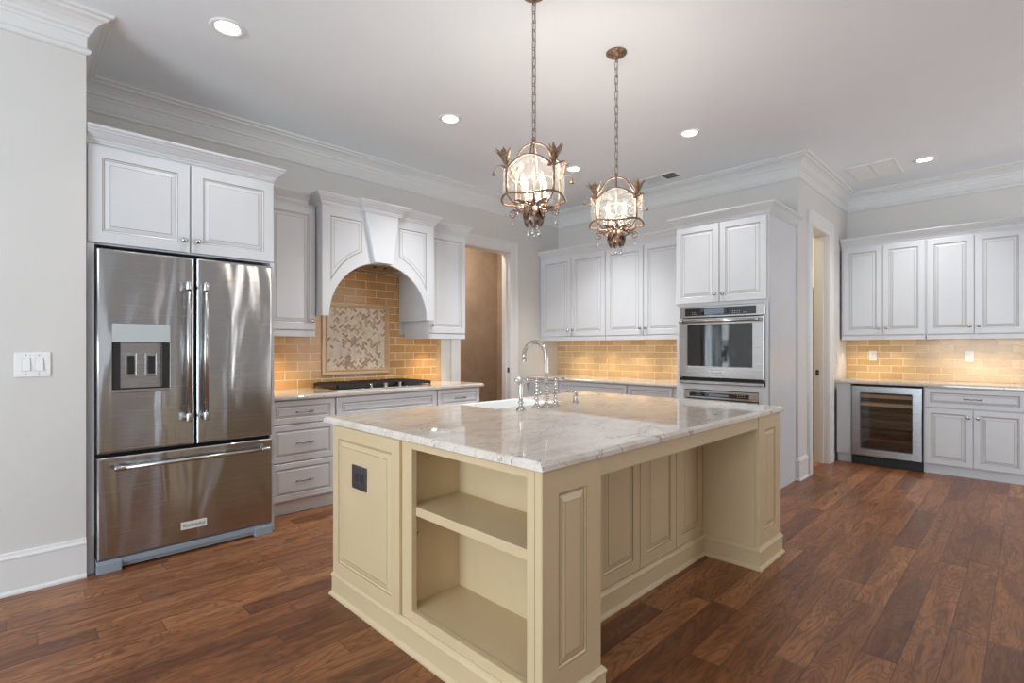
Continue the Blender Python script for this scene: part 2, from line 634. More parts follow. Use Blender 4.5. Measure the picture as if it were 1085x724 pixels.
def drawer(parent, x0, x1, z0, z1, has_pull=True, st=.032, y=0.0, th=.022, name='drawer'):
    mb = MB()
    steps = [(0, th, 0), (0, .003, 0), (.003, 0, 0), (st, 0, 0), (st + .0035, .004, 1), (st + .008, .006, 0), (st + .011, .006, 1), (st + .024, .0015, 0), (st + .0265, .0005, 1)]
    raised(mb, rect(x0, x1, z0, z1), y - th, st, th, steps)
    d = mb.build(name, [M.white, M.glaze], parent)
    if has_pull:
        pull(d, (x0 + x1) / 2, y - th + .0015, (z0 + z1) / 2)
    return d


def puck(parent, x, y, z, power=2.2, spot=1.9):
    k = MB()
    k.lathe([(.034, 0), (.034, -.008), (.026, -.010)], (x, y, z), (0, 0, 1), 16, 0)
    k.lathe([(.026, -.0101), (.024, -.0125), (.0001, -.013)], (x, y, z), (0, 0, 1), 16, 1)
    o = k.build('puck_light', [M.plate, M.puck], parent)
    d = bpy.data.lights.new('puck_lamp', 'SPOT')
    d.energy, d.color, d.spot_size, d.spot_blend, d.shadow_soft_size = power, (1.0, 0.80, 0.52), spot, 0.9, 0.02
    lo = bpy.data.objects.new('puck_lamp', d)
    C.objects.link(lo)
    lo.parent = parent
    lo.location = (x, y, z - .02)
    return o


# ------------------------------------------------------------------ setting
CEIL = 3.19
WX = 5.53      # oven wall
WY = 4.66      # range wall
DY = 1.59      # wall with the pantry door
BX = 7.41      # bar wall
mb = MB(); mb.box(-4.6, 7.7, -3.7, 7.0, -.1, 0); struct('floor', mb, M.floor)
mb = MB(); mb.box(-4.6, 7.7, -3.7, 7.0, CEIL, CEIL + .1); struct('ceiling', mb, M.ceil)
mb = MB(); mb.box(-4.5, .33, 3.78, 4.66, 0, CEIL); struct('wall_left', mb, M.wall)
mb = MB()
mb.box(-4.5, 3.76, WY, WY + .14, 0, CEIL)
mb.box(3.76, 4.58, WY, WY + .14, 2.52, CEIL)
mb.box(4.58, WX + .14, WY, WY + .14, 0, CEIL)
struct('wall_range', mb, M.wall)
mb = MB(); mb.box(WX, WX + .14, DY, WY, 0, CEIL); struct('wall_oven', mb, M.wall)
mb = MB()
mb.box(WX + .14, 5.95, DY, DY + .14, 0, CEIL)
mb.box(5.95, 6.58, DY, DY + .14, 2.57, CEIL)
mb.box(6.58, BX + .14, DY, DY + .14, 0, CEIL)
struct('wall_pantry', mb, M.wall)
mb = MB(); mb.box(BX, BX + .14, -3.5, DY, 0, CEIL); struct('wall_bar', mb, M.wall)
# walls behind the camera, with their window openings
mb = MB()
mb.box(-4.6, -4.5, -3.5, -3.3, 0, CEIL); mb.box(-4.6, -4.5, -1.1, -.7, 0, CEIL); mb.box(-4.6, -4.5, 2.5, 4.7, 0, CEIL)
mb.box(-4.6, -4.5, -3.3, 2.5, 0, .35); mb.box(-4.6, -4.5, -3.3, 2.5, 2.75, CEIL)
struct('wall_west', mb, M.wall)
mb = MB()
mb.box(-4.6, -2.4, -3.6, -3.5, 0, CEIL); mb.box(.4, 4.8, -3.6, -3.5, 0, CEIL); mb.box(7.1, BX + .14, -3.6, -3.5, 0, CEIL)
mb.box(-2.4, .4, -3.6, -3.5, 0, .35); mb.box(-2.4, .4, -3.6, -3.5, 2.75, CEIL)
mb.box(4.8, 7.1, -3.6, -3.5, 0, .35); mb.box(4.8, 7.1, -3.6, -3.5, 2.75, CEIL)
struct('wall_south', mb, M.wall)


def window(name, a, b_, axis, at):
    w = MB()
    n = 3
    for i in range(n + 1):
        p = a + (b_ - a) * i / n
        if axis == 'y':
            w.box(at - .03, at + .03, p - .03, p + .03, .35, 2.75)
        else:
            w.box(p - .03, p + .03, at - .03, at + .03, .35, 2.75)
    for z in (.37, 2.1, 2.73):
        if axis == 'y':
            w.box(at - .025, at + .025, a, b_, z - .025, z + .025)
        else:
            w.box(a, b_, at - .025, at + .025, z - .025, z + .025)
    struct(name, w, M.trim)


window('window_1', -.7, 2.5, 'y', -4.55)
window('window_2', -3.3, -1.1, 'y', -4.55)
window('window_3', -2.4, .4, 'x', -3.55)
window('window_4', 4.8, 7.1, 'x', -3.55)

# crown moulding and picture bead: one run round the kitchen
RUN = [(-4.5, 3.78), (.33, 3.78), (.33, WY), (WX, WY), (WX, DY), (BX, DY), (BX, -3.5)]
Z = CEIL - .0005
mb = MB()
mb.sweep(RUN, [(0, Z - .118), (.010, Z - .118), (.014, Z - .104), (.026, Z - .094), (.030, Z - .080), (.046, Z - .058), (.068, Z - .040), (.088, Z - .032), (.094, Z - .020), (.112, Z - .014), (.118, Z), (0, Z)])
struct('trim_1', mb, M.trim)
mb = MB()
mb.sweep(RUN, [(0, Z - .222), (.010, Z - .220), (.018, Z - .212), (.022, Z - .200), (.016, Z - .190), (.010, Z - .184), (0, Z - .182)])
struct('trim_2', mb, M.trim)
# painted frieze between them
mb = MB(); mb.sweep(RUN, [(0, Z - .19), (.004, Z - .19), (.004, Z - .11), (0, Z - .11)]); struct('trim_3', mb, M.trim)
BASE = [(0, 0), (.026, 0), (.026, .010), (.018, .022), (.016, .024), (.016, .185), (.020, .188), (.020, .196), (.012, .208), (.010, .218), (0, .222)]
mb = MB(); mb.sweep([(-4.5, 3.78), (.33, 3.78)], BASE)
struct('baseboard_left', mb, M.trim)
mb = MB(); mb.sweep([(WX, 1.612), (WX, DY), (5.79, DY)], BASE); struct('baseboard_oven', mb, M.trim)
mb = MB(); mb.sweep([(4.735, WY), (5.0, WY)], BASE); struct('baseboard_range', mb, M.trim)


def casing(mb, a, b_, zt, w, face, axis, th=.024):
    """door casing: opening a..b, head zt, on plane `face` facing -axis2"""
    prof = [(0, 0), (0, th * .55), (w * .12, th * .6), (w * .2, th * .75), (w * .7, th * .8), (w * .78, th), (w, th), (w, 0)]
    path = [(a, 0), (a, zt), (b_, zt), (b_, 0)]
    lps = []
    for i, (x, z) in enumerate(path):
        sx = -1 if i < 2 else 1
        up = 0 if i in (0, 3) else 1
        lps.append([Vector((x + sx * o, face - d, z + up * o)) for o, d in prof])
    mb.loops(lps)


mb = MB()
casing(mb, 3.76, 4.58, 2.52, .135, WY, 'x')
mb.box(3.745, 3.765, WY - .002, WY + .142, 0, 2.515); mb.box(4.575, 4.595, WY - .002, WY + .142, 0, 2.515)
mb.box(3.745, 4.595, WY - .002, WY + .142, 2.515, 2.535)
mb.box(4.56, 4.58, WY + .05, WY + .09, 0, 2.52); mb.box(3.76, 3.78, WY + .05, WY + .09, 0, 2.52)
struct('trim_4', mb, M.trim)
mb = MB()
casing(mb, 5.95, 6.58, 2.57, .145, DY, 'x', .028)
mb.box(5.935, 5.955, DY - .002, DY + .142, 0, 2.565); mb.box(6.575, 6.595, DY - .002, DY + .142, 0, 2.565)
mb.box(5.935, 6.595, DY - .002, DY + .142, 2.565, 2.585)
mb.box(6.56, 6.58, DY + .04, DY + .08, 0, 2.57)
struct('trim_5', mb, M.trim)

# hallway beyond the left doorway
mb = MB(); mb.box(3.0, WX + .14, 5.95, 6.05, 0, CEIL); struct('wall_hall', mb, M.plaster)
mb = MB(); mb.box(2.9, 3.0, WY + .14, 6.05, 0, CEIL); struct('wall_hall_west', mb, M.plaster)
mb = MB(); mb.box(WX + .04, WX + .14, WY + .14, 5.95, 0, CEIL); struct('wall_hall_east', mb, M.plaster)
area('hall_fill', (4.2, 5.4, CEIL - .05), (0, 0, -1), .5, .5, 34, (1.0, .90, .78))  # unseen lamp, added so the closed hallway is not dark
# pantry beyond the right doorway
mb = MB(); mb.box(WX + .14, BX + .14, 3.6, 3.7, 0, CEIL); mb.box(BX, BX + .14, DY + .14, 3.6, 0, CEIL); struct('wall_pantry_back', mb, M.cream)
area('pantry_fill', (6.5, 2.6, CEIL - .05), (0, 0, -1), .5, .5, 34, (1.0, .88, .68))  # added fill for the closed pantry box, no fixture modelled

M.brownwood = paint('brown_shelf', (0.20, 0.125, 0.075), 0.5, 0.1, 12)
t = thing('pantry_shelves', 'brown shelving unit glimpsed through the narrow pantry doorway', 'shelves', (7.25, 2.2, 0))
k = MB()
k.box(-.16, .155, -.45, -.43, 0, 2.05); k.box(-.16, .155, .43, .45, 0, 2.05); k.box(.14, .155, -.43, .43, 0, 2.05); k.box(-.15, .14, -.43, .43, 0, .80)
k.build('carcass', M.brownwood, t)
for z in (1.10, 1.45, 1.75, 2.03):
    k = MB(); k.box(-.16, .14, -.43, .43, z, z + .022); k.build('shelf', M.brownwood, t)


def strike(name, label, x, y, z, sx=-1):
    t = thing(name, label, 'strike plate', (x, y, z))
    k = MB(); k.box(-.003 if sx < 0 else 0, 0 if sx < 0 else .003, -.016, .016, -.03, .03, 0, .001); k.build('plate', M.dark, t)
    k = MB(); k.box(-.005, -.003, -.007, .005, -.014, .014, 0); k.build('latch_lip', M.pewter, t)


strike('strike_plate', 'small black strike plate on the white jamb of the tan hallway doorway', 4.575, WY + .022, 1.02)
strike('strike_plate', 'small black strike plate on the white jamb of the pantry doorway', 6.575, DY + .105, 1.02)

# ------------------------------------------------------------------ kitchen island
IO = (1.24, 1.115, 0)
isl = thing('kitchen_island', 'cream glazed kitchen island with open bookcase end and knee recess', 'kitchen island', IO)
TM = [M.tan, M.tanglaze]
X0, X1, Y0, Y1, ZT = 1.24, 3.505, 1.115, 2.58, .894
PX0, PX1, RY = 1.57, 3.144, 1.45
mb = MB(IO)
mb.box(X0 + .02, PX0 + .02, 1.925, Y1, .0, .02); mb.box(PX0, X1, RY + .022, Y1, 0, .02)
mb.box(PX0 - .02, PX0, Y0 + .02, 1.945, 0, ZT)                       # back of the bookcase
mb.box(PX0, PX1, RY + .022, RY + .04, 0, ZT)                          # wall behind the knee recess
mb.box(X0 + .022, PX0, 1.925, 1.945, 0, ZT)                          # bookcase far side
mb.box(PX1, X1 - .022, Y0 + .022, RY + .04, 0, ZT)                    # far pier
mb.box(X0 + .022, X0 + .04, 1.945, Y1, 0, ZT)
mb.box(X1 - .04, X1 - .022, RY + .04, Y1, 0, ZT)
mb.box(X0 + .022, 2.11, Y1 - .02, Y1, 0, ZT); mb.box(2.75, X1 - .022, Y1 - .02, Y1, 0, ZT); mb.box(2.11, 2.75, Y1 - .02, Y1, 0, .66)
mb.build('body', TM, isl)


def raised_x(mbx, y0, y1, z0, z1, X, st, th, sign=-1, steps=None):
    """raised panel board facing -X (sign -1) or +X"""
    t = MB()
    raised(t, rect(0, y1 - y0, z0, z1), 0, st, th, steps)
    for v in t.bm.verts:
        x, y, z = v.co
        if sign < 0:
            v.co = Vector((X + y, y1 - x, z))
        else:
            v.co = Vector((X - y, y0 + x, z))
    mbx.merge(t.bm)


mb = MB(IO); raised_x(mb, 1.945, Y1, .1265, ZT, X0 - .012, .062, .034); ep = mb.build('end_panel', TM, isl)
mb = MB(IO); raised_x(mb, RY + .04, Y1, .125, ZT, X1, .062, .022, 1); mb.build('end_panel', TM, isl)
# corner and pier face panels
mb = MB(IO); raised(mb, rect(X0 + .001, PX0, .125, ZT), Y0, .085, .03); mb.build('pilaster_panel', TM, isl)
mb = MB(IO); raised(mb, rect(PX1 + .006, X1, .125, ZT), Y0, .085, .022); mb.build('pilaster_panel', TM, isl)
mb = MB(IO); raised_x(mb, Y0 + .022, RY, .125, ZT, PX1 - .006, .062, .006, -1, [(0, .006, 0), (0, .001, 0), (.001, 0, 0), (.03, 0, 0), (.031, .001, 0)]); mb.build('pier_side_panel', TM, isl)
for a, b_ in ((1.575, 1.995), (2.0, 2.392), (2.397, 2.785), (2.79, PX1 - .006)):
    mb = MB(IO); raised(mb, rect(a, b_, .127, ZT - .01), RY, .065, .022); mb.build('recess_panel', TM, isl)
mb = MB(IO); mb.box(PX0, PX1, Y0 + .004, Y0 + .03, .826, ZT, 0, .002); mb.build('apron_rail', TM, isl)
# bookcase: face frame, floor, shelf
mb = MB(IO)
fx0, fx1 = X0 + .004, X0 + .03
mb.box(fx0, fx1, Y0 + .036, 1.185, .125, ZT, 0, .0015)
mb.box(X0 + .0055, fx1, Y0 + .03, Y0 + .036, .127, ZT, 1)
mb.box(fx0, fx1, 1.868, 1.944, .125, ZT, 0, .0015)
mb.box(fx0, fx1, 1.185, 1.868, .865, ZT, 0, .0015)
mb.box(fx0, fx1, 1.185, 1.868, .125, .168, 0, .0015)
mb.build('bookcase_frame', TM, isl)
mb = MB(IO)
mb.box(fx1, PX0 - .02, Y0 + .03, 1.925, .150, .166); mb.build('bookcase_floor', TM, isl)
mb = MB(IO)
mb.box(fx1 - .004, PX0 - .02, Y0 + .032, 1.924, .592, .612)
mb.box(fx1 - .006, fx1 + .012, 1.186, 1.867, .574, .613, 0, .002)
mb.build('shelf', TM, isl)
for px_, pz_ in ((.075, .47), (.24, .565)):
    mb = MB(IO); mb.lathe([(.0001, 0), (.0045, 0), (.0045, .012), (.0001, .013)], (X0 + px_, 1.925, pz_), (0, -1, 0), 8); mb.build('shelf_pin', M.plate, isl)
PLINTH = [(-.030, 0), (.024, 0), (.024, .008), (.016, .018), (.012, .022), (.012, .096), (.015, .099), (.016, .108), (.010, .118), (.004, .124), (0, .126), (-.030, .126)]
mb = MB(IO)
mb.sweep([(X0, Y1), (X0, Y0), (PX0, Y0), (PX0, RY), (PX1 - .006, RY), (PX1 - .006, Y0), (X1, Y0), (X1, Y1)], PLINTH, closed=True)
mb.build('base_moulding', TM, isl)


def duplex(parent, plate_mat, ins_mat, name=None):
    """plate in local frame facing -y, centred on origin"""
    k = MB(); k.box(-.037, .037, -.006, 0, -.06, .06, 0, .003); p = k.build('cover_plate', plate_mat, parent)
    for dz in (-.026, .026):
        k = MB(); k.box(-.017, .017, -.0085, -.006, dz - .015, dz + .015, 0, .002)
        for sx in (-.006, .006):
            k.box(sx - .0012, sx + .0012, -.0092, -.0085, dz - .003, dz + .006, 1)
        k.lathe([(.0001, 0), (.0022, 0), (.0022, .0007)], (0, -.0085, dz - .009), (0, -1, 0), 8, 1)
        k.build('receptacle', [ins_mat, M.slot], p)
    k = MB(); k.lathe([(.0001, 0), (.0032, 0), (.0024, .0015), (.0001, .0018)], (0, -.006, 0), (0, -1, 0), 8); k.build('screw', M.slot, p)


# square bronze socket plate in the island's end panel
M.outletmetal = metal('dark_bronze_plate', (0.17, 0.17, 0.19), 0.34)
ob = MB(IO)
ox = X0 - .0122
ob.box(ox - .006, ox, 2.222, 2.362, .61, .725, 0, .003)
sock = ob.build('outlet', [M.outletmetal, M.dark], isl)
sock['label'] = 'dark metal power outlet on the end panel'
for cy in (2.268, 2.318):
    k = MB(IO)
    k.box(ox - .009, ox - .006, cy - .016, cy + .016, .648, .69, 0, .002)
    for dz in (-.008, .006):
        k.box(ox - .0098, ox - .009, cy - .008, cy + .008, .668 + dz, .671 + dz, 1)
    k.build('receptacle', [M.outletmetal, M.dark], sock)

# worktop of the island, cut out for the sink
CX0, CX1, CY0, CY1 = 1.226, 3.526, 1.098, 2.69
SX0, SX1, SY0 = 2.13, 2.73, 2.285


def slab(mb, poly, z0, z1):
    """stepped ogee-edge slab from CCW polygon (x,y)"""
    def lp(d, z): return [Vector((x, y, z)) for x, y in (inset_poly(poly, d) if d else poly)]
    mb.loops([lp(.010, z0), lp(.004, z0 + .002), lp(0, z0 + .006), lp(0, z1 - .013), lp(.004, z1 - .008), lp(.005, z1 - .006), lp(.009, z1 - .002), lp(.013, z1)], cap0=True, cap1=True)


mb = MB(IO)
slab(mb, [(CX0, CY0), (CX1, CY0), (CX1, CY1), (SX1, CY1), (SX1, SY0), (SX0, SY0), (SX0, CY1), (CX0, CY1)], .8945, .930)
o = mb.build('island_worktop', M.granite)
o.location = IO
tag(o, 'cream veined stone worktop on the kitchen island, cut out round the sink', 'worktop')

# apron sink
SO = (2.43, 2.5, .69)
snk = thing('apron_sink', 'white apron sink let into the island worktop behind the faucet', 'sink', SO)
mb = MB(SO)
a, b_, c, d = SX0 + .001, SX1 - .001, SY0 + .001, 2.715
outer = [(a, c), (b_, c), (b_, d), (a, d)]
inn = [(a + .022, c + .022), (b_ - .022, c + .022), (b_ - .022, d - .03), (a + .022, d - .03)]
inn2 = [(x + (.012 if x < 2.4 else -.012), y + (.012 if y < 2.5 else -.012)) for x, y in inn]
lp = lambda pl, z: [Vector((x, y, z)) for x, y in pl]
mb.loops([lp(outer, .67), lp(outer, .917), lp([(x + (.006 if x < 2.4 else -.006), y + (.006 if y < 2.5 else -.006)) for x, y in outer], .922), lp([(x + (-.005 if x < 2.4 else .005), y + (-.005 if y < 2.5 else .005)) for x, y in inn], .922), lp(inn, .916), lp(inn, .73), lp(inn2, .705)])
mb.build('basin', M.porcelain, snk)
mb = MB(SO); mb.lathe([(.0001, 0), (.042, 0), (.045, .003), (.03, .004), (.0001, .002)], (2.43, 2.5, .7055), (0, 0, 1), 16); mb.build('drain', M.nickel, snk)

# bridge faucet
FO = (2.415, 2.13, .930)
fc = thing('bridge_faucet', 'tall nickel bridge faucet with arched spout on island worktop', 'faucet', FO)
ESC = [(.0001, 0), (.030, 0), (.031, .004), (.026, .009), (.016, .018), (.0115, .030)]
mb = MB()
mb.lathe(ESC + [(.010, .05), (.014, .056), (.014, .062), (.011, .066), (.011, .078), (.0165, .084), (.0165, .096), (.013, .10), (.0125, .115), (.017, .122), (.0165, .132), (.0125, .138), (.0115, .15), (.0001, .151)], n=18)
pts = [(0, 0, .145), (0, 0, .22), (0, 0, .29)]
R_ = .098
for i in range(1, 15):
    t = PI * i / 14 * 1.06
    pts.append((0, R_ - R_ * math.cos(t), .312 + R_ * math.sin(t)))
mb.tube(pts, [.0132] * (len(pts) - 1) + [.0138], 14)
pe = Vector(pts[-1]); pd = (pe - Vector(pts[-2])).normalized()
mb.tube([pe - pd * .002, pe + pd * .010, pe + pd * .014], [.0162, .0162, .013], 14)
mb.build('spout', M.nickel, fc)
mb = MB()
mb.tube([(-.088, 0, .088), (-.05, 0, .089), (0, 0, .09), (.05, 0, .089), (.088, 0, .088)], .0085, 10)
for x in (-.058, .058):
    mb.lathe([(.009, -.006), (.013, -.004), (.013, .004), (.009, .006)], (x, 0, .089), (1, 0, 0), 12)
mb.build('bridge', M.nickel, fc)
for sx in (-1, 1):
    mb = MB()
    x = sx * .09
    mb.lathe(ESC + [(.0095, .045), (.013, .054), (.014, .060), (.010, .066), (.010, .074), (.015, .080), (.015, .097), (.010, .103), (.0085, .125), (.012, .132), (.0125, .142), (.009, .150), (.0085, .158), (.0125, .164), (.012, .176), (.006, .184), (.0001, .187)], (x, 0, 0), n=16)
    p = mb.build('valve_post', M.nickel, fc)
    mb = MB()
    dx, dy = (-.72, .35) if sx < 0 else (.80, -.10)
    mb.tube([(x, 0, .168), (x + dx * .03, dy * .03, .171), (x + dx * .055, dy * .055, .166), (x + dx * .075, dy * .075, .170)], [.0065, .0055, .0085, .0115], 10)
    mb.lathe([(.0115, 0), (.012, .006), (.007, .013), (.0001, .015)], (x + dx * .075, dy * .075, .170), (dx, dy, 0), 12)
    mb.build('lever', M.nickel, p)

SPO = (2.185, 2.13, .930)
spr = thing('side_sprayer', 'nickel side sprayer standing left of the bridge faucet', 'sprayer', SPO)
mb = MB(); mb.lathe(ESC + [(.011, .036), (.017, .042), (.016, .05), (.010, .055)], n=16); mb.build('holder', M.nickel, spr)
mb = MB(); mb.lathe([(.0001, .05), (.011, .05), (.0125, .07), (.0115, .10), (.0125, .135), (.0095, .15), (.010, .158), (.0001, .165)], n=14); mb.build('grip', M.nickel, spr)
mb = MB(); mb.lathe([(.0001, -.030), (.013, -.030), (.017, -.022), (.017, -.004), (.0195, .006), (.0185, .018), (.010, .026), (.0001, .028)], (-.004, .004, .178), (.7, -.7, .12), 16); mb.build('spray_head', M.nickel, spr)

SDO = (2.725, 2.14, .930)
sdp = thing('soap_dispenser', 'nickel soap dispenser standing right of the bridge faucet', 'soap dispenser', SDO)
mb = MB(); mb.lathe([(.0001, 0), (.024, 0), (.024, .006), (.019, .011), (.018, .04), (.014, .055), (.009, .060), (.009, .066)], n=16); mb.build('bottle_top', M.nickel, sdp)
mb = MB(); mb.lathe([(.0001, .064), (.012, .064), (.0165, .073), (.0165, .080), (.011, .089), (.0001, .092)], n=16)
mb.tube([(0, 0, .078), (-.03, .03, .080), (-.055, .055, .088), (-.07, .07, .086)], [.006, .0055, .005, .004], 9)
mb.build('pump_spout', M.nickel, sdp)


# ------------------------------------------------------------------ cabinets
WM = [M.white, M.glaze]


def wall_cab(label, loc, rz, w, depth, doors, zb=1.44, zt=2.50, rail=True, crown_path=None, name='upper_cabinet', group=None, dz=(1.452, 2.468)):
    t = thing(name, label, 'wall cabinet', (loc[0], loc[1], 0), rz, group)
    k = MB(); k.box(0, w, 0, depth, zb, zt); k.build('carcass', WM, t)
    for d in doors:
        door(t, d[0], d[1], dz[0], dz[1], d[2])
    if rail:
        k = MB(); k.box(.004, w - .004, -.016, .006, zb - .045, zb + .004, 0, .003); k.box(.004, .022, .006, depth - .01, zb - .045, zb); k.box(w - .022, w - .004, .006, depth - .01, zb - .045, zb)
        k.build('light_rail', WM, t)
    if crown_path:
        k = MB(); k.sweep(crown_path, [(o_, zt - .007 + z) for o_, z in CROWN]); k.build('crown', WM, t)
    return t


# cabinet round the refrigerator
FCX, FCY, FCW, FCD = .335, 3.824, 1.035, .832
t = thing('fridge_cabinet', 'white two-door cabinet enclosing the top and sides of the refrigerator', 'cabinet', (FCX, FCY, 0))
k = MB(); k.box(0, FCW, 0, FCD, 1.905, 2.50); k.build('carcass', WM, t)
for a, b_ in ((0, .033), (FCW - .026, FCW)):
    k = MB(); k.box(a, b_, -.022, FCD, 0, 1.905); k.build('side_panel', WM, t)
door(t, .003, .513, 1.914, 2.478, 'RB', st=.066)
door(t, .521, FCW - .002, 1.914, 2.478, 'LB', st=.066)
k = MB(); k.sweep([(0, 0), (FCW, 0), (FCW, .34)], [(o_, 2.493 + z) for o_, z in CROWN]); k.build('crown', WM, t)

# range run: wall cabinets and hood
UY = 4.242
wall_cab('white single-door wall cabinet between the refrigerator and the range hood', (1.372, UY), 0, .488, .408, [(.07, .484, 'RB')], crown_path=[(0, 0), (.423, 0)])
t = wall_cab('white single-door wall cabinet between the range hood and hallway doorway', (3.0, UY), 0, .49, .408, [(.008, .484, 'LB')], crown_path=[(.066, 0), (.49, 0), (.49, .408)])
puck(t, .24, .20, 1.439, 14)
puck(C.objects['upper_cabinet'], .25, .20, 1.439, 14)

HX0, HX1, HY, HC = 1.866, 2.994, 4.112, 2.412
HO = (HC, HY, 0)
hood = thing('range_hood', 'white arched wooden range hood with keystone above the cooktop', 'range hood', HO)
mb = MB(HO)
ZL, ZTOP = 1.572, 2.50
AX0, AX1 = 1.925, 2.912
ac, ar = (AX0 + AX1) / 2, (AX1 - AX0) / 2
AH = 2.062 - ZL
NA = 32
arc = [(ac + ar * math.cos(PI * i / NA), ZL + AH * math.sin(PI * i / NA)) for i in range(NA + 1)]      # right to left
poly_l = [(HX0, ZL), (HX0, ZTOP), (HX1, ZTOP), (HX1, ZL)]
# front board as vertical strips between the arch and the top
th = .022
for i in range(NA):
    (xa, za), (xb, zb) = arc[i], arc[i + 1]
    f_ = [(xb, HY, zb), (xa, HY, za), (xa, HY, ZTOP), (xb, HY, ZTOP)]
    vs = [mb.bm.verts.new(p) for p in f_]
    mb.face(vs)
    bs = [mb.bm.verts.new((p[0], HY + th, p[2])) for p in f_]
    mb.face(list(reversed(bs)))
    s_ = [mb.bm.verts.new(p) for p in ((xa, HY, za), (xb, HY, zb), (xb, HY + th, zb), (xa, HY + th, za))]
    mb.face(s_)
mb.box(HX0, AX0, HY, HY + th, ZL, ZTOP); mb.box(AX1, HX1, HY, HY + th, ZL, ZTOP)
mb.box(HX0, HX1, HY, HY + th, ZTOP - .001, ZTOP)
bmesh.ops.remove_doubles(mb.bm, verts=list(mb.bm.verts), dist=.0004)
mb.build('arched_front', WM, hood)
for a, b_ in ((HX0, HX0 + .02), (HX1 - .02, HX1)):
    mb = MB(HO)
    if a < 2:
        mb.box(a, b_, HY + th, WY - .011, ZL, ZTOP)
    else:
        mb.box(a - .035, b_, HY + th, WY - .011, ZL, ZTOP)
    mb.build('side_panel', WM, hood)
mb = MB(HO); mb.box(HX0 + .02, HX1 - .055, HY + th, WY - .011, 2.068, 2.08); mb.box(HC - .3, HC + .36, HY + .1, WY - .12, 2.060, 2.068, 1)
mb.build('hood_liner', [M.white, M.steel2], hood)
for xx in (HC + .05, HC + .16):
    k = MB(HO); k.lathe([(.018, 0), (.018, -.006), (.0001, -.007)], (xx, HY + .2, 2.058), (0, 0, 1), 12); k.build('hood_lamp', M.dark, hood)


def hood_panel(xl, xr, left):
    def az(x): return ZL + .605 * math.sqrt(max(0.0, 1 - ((x - ac) / (.545)) ** 2))
    n = 18
    def loop(d, dep):
        a_, b__ = xl + d, xr - d
        pts = []
        for i in range(n + 1):
            x = a_ + (b__ - a_) * i / n
            sl = (az(x + .002) - az(x - .002)) / .004
            pts.append((x, min(az(x) + d * min(2.2, math.sqrt(1 + sl * sl)), 2.415 - d - .01)))
        pts += [(b__, 2.415 - d), (a_, 2.415 - d)]
        return [Vector((x, HY + dep, z)) for x, z in pts]
    k = MB(HO)
    seq = [(0, .004, 0), (0, -.002, 0), (.004, -.004, 0), (.008, -.001, 1), (.011, -.0005, 1), (.032, -.005, 0), (.035, -.0055, 1)]
    k.loops([loop(d, dep) for d, dep, _ in seq], mats=[m_ for _, _, m_ in seq[1:]] + [0], cap0=False)
    k.build('arched_panel', WM, hood)


hood_panel(1.935, 2.225, True)
hood_panel(2.598, 2.905, False)
mb = MB(HO)
KD = .045
kt, kb = (2.238, 2.574), (2.325, 2.512)
lpz = lambda y, ins: [Vector((kb[0] + ins, y, 2.062)), Vector((kb[1] - ins, y, 2.062)), Vector((kt[1] - ins, y, ZTOP)), Vector((kt[0] + ins, y, ZTOP))]
mb.loops([lpz(HY + .001, 0), lpz(HY - KD + .004, 0), lpz(HY - KD, .004)])
mb.build('keystone', WM, hood)
mb = MB(HO)
mb.sweep([(HX0, UY - .004), (HX0, HY), (kt[0] - .01, HY), (kt[0] - .01, HY - KD), (kt[1] + .01, HY - KD), (kt[1] + .01, HY), (HX1, HY), (HX1, UY - .004)], [(o_, 2.493 + z) for o_, z in CROWN])
mb.box(HX0, HX1, HY, WY - .011, ZTOP, ZTOP + .08)
mb.build('crown', WM, hood)

# base cabinets of the range run
BY = 4.072


def base_cab(label, loc, rz, w, depth, toe_in=.02, toe_h=.105, name='base_cabinet', group=None):
    t = thing(name, label, 'base cabinet', (loc[0], loc[1], 0), rz, group)
    k = MB(); k.box(0, w, 0, depth, toe_h, .8965); k.build('carcass', WM, t)
    k = MB(); k.box(0, w, toe_in, depth, 0, toe_h); k.build('toe_kick', WM, t)
    return t


t = base_cab('white three-drawer base cabinet standing against the right of the refrigerator', (1.372, BY), 0, .583, .584)
for a, b_ in ((.708, .888), (.412, .698), (.113, .402)):
    drawer(t, .055, .575, a, b_, st=.04)
t = base_cab('white base cabinet under the cooktop with a wide false drawer front', (1.957, BY), 0, 1.035, .584)
drawer(t, .006, 1.028, .708, .888, False, st=.045, name='false_front')
door(t, .006, .515, .113, .698, 'RT'); door(t, .519, 1.028, .113, .698, 'LT')
t = base_cab('narrow white base cabinet at the doorway end of the range run', (2.994, BY), 0, .55, .584)
drawer(t, .006, .54, .708, .888, True, st=.036)
door(t, .006, .54, .113, .698, 'LT')
mb = MB(); slab(mb, [(1.373, 4.018), (3.572, 4.018), (3.572, WY - .002), (1.373, WY - .002)], .897, .933)
tag(mb.build('worktop', M.granite2), 'tan stone worktop running under the cooktop beside the refrigerator', 'worktop')

# tan tile splashback and framed mosaic behind the cooktop
BO = (1.373, WY - .008, .934)
mb = MB(BO)
mb.box(1.373, 1.866, WY - .008, WY - .0005, .934, 1.44)
mb.box(1.866, 2.94, WY - .008, WY - .0005, .934, 2.064)
mb.box(2.94, 3.42, WY - .008, WY - .0005, .934, 1.44)
bs = mb.build('tile_splashback', M.tile)
bs.location = BO
tag(bs, 'tan subway tile splashback behind the cooktop under the range hood', 'tile splashback')
k = MB(BO)
for i in range(4):
    k.box(3.4205, 3.485, WY - .008, WY - .0005, .934 + i * .126, .934 + i * .126 + .123, 0, .002)
k.build('edge_tile', M.tileplain, bs)
UX0, UX1, UZ0, UZ1 = 2.10, 2.822, 1.04, 1.748
MO = ((UX0 + UX1) / 2, WY - .008, UZ0)
mur = thing('tile_mural', 'framed ivory and brown herringbone mosaic on the wall above the cooktop', 'tile mosaic', MO)
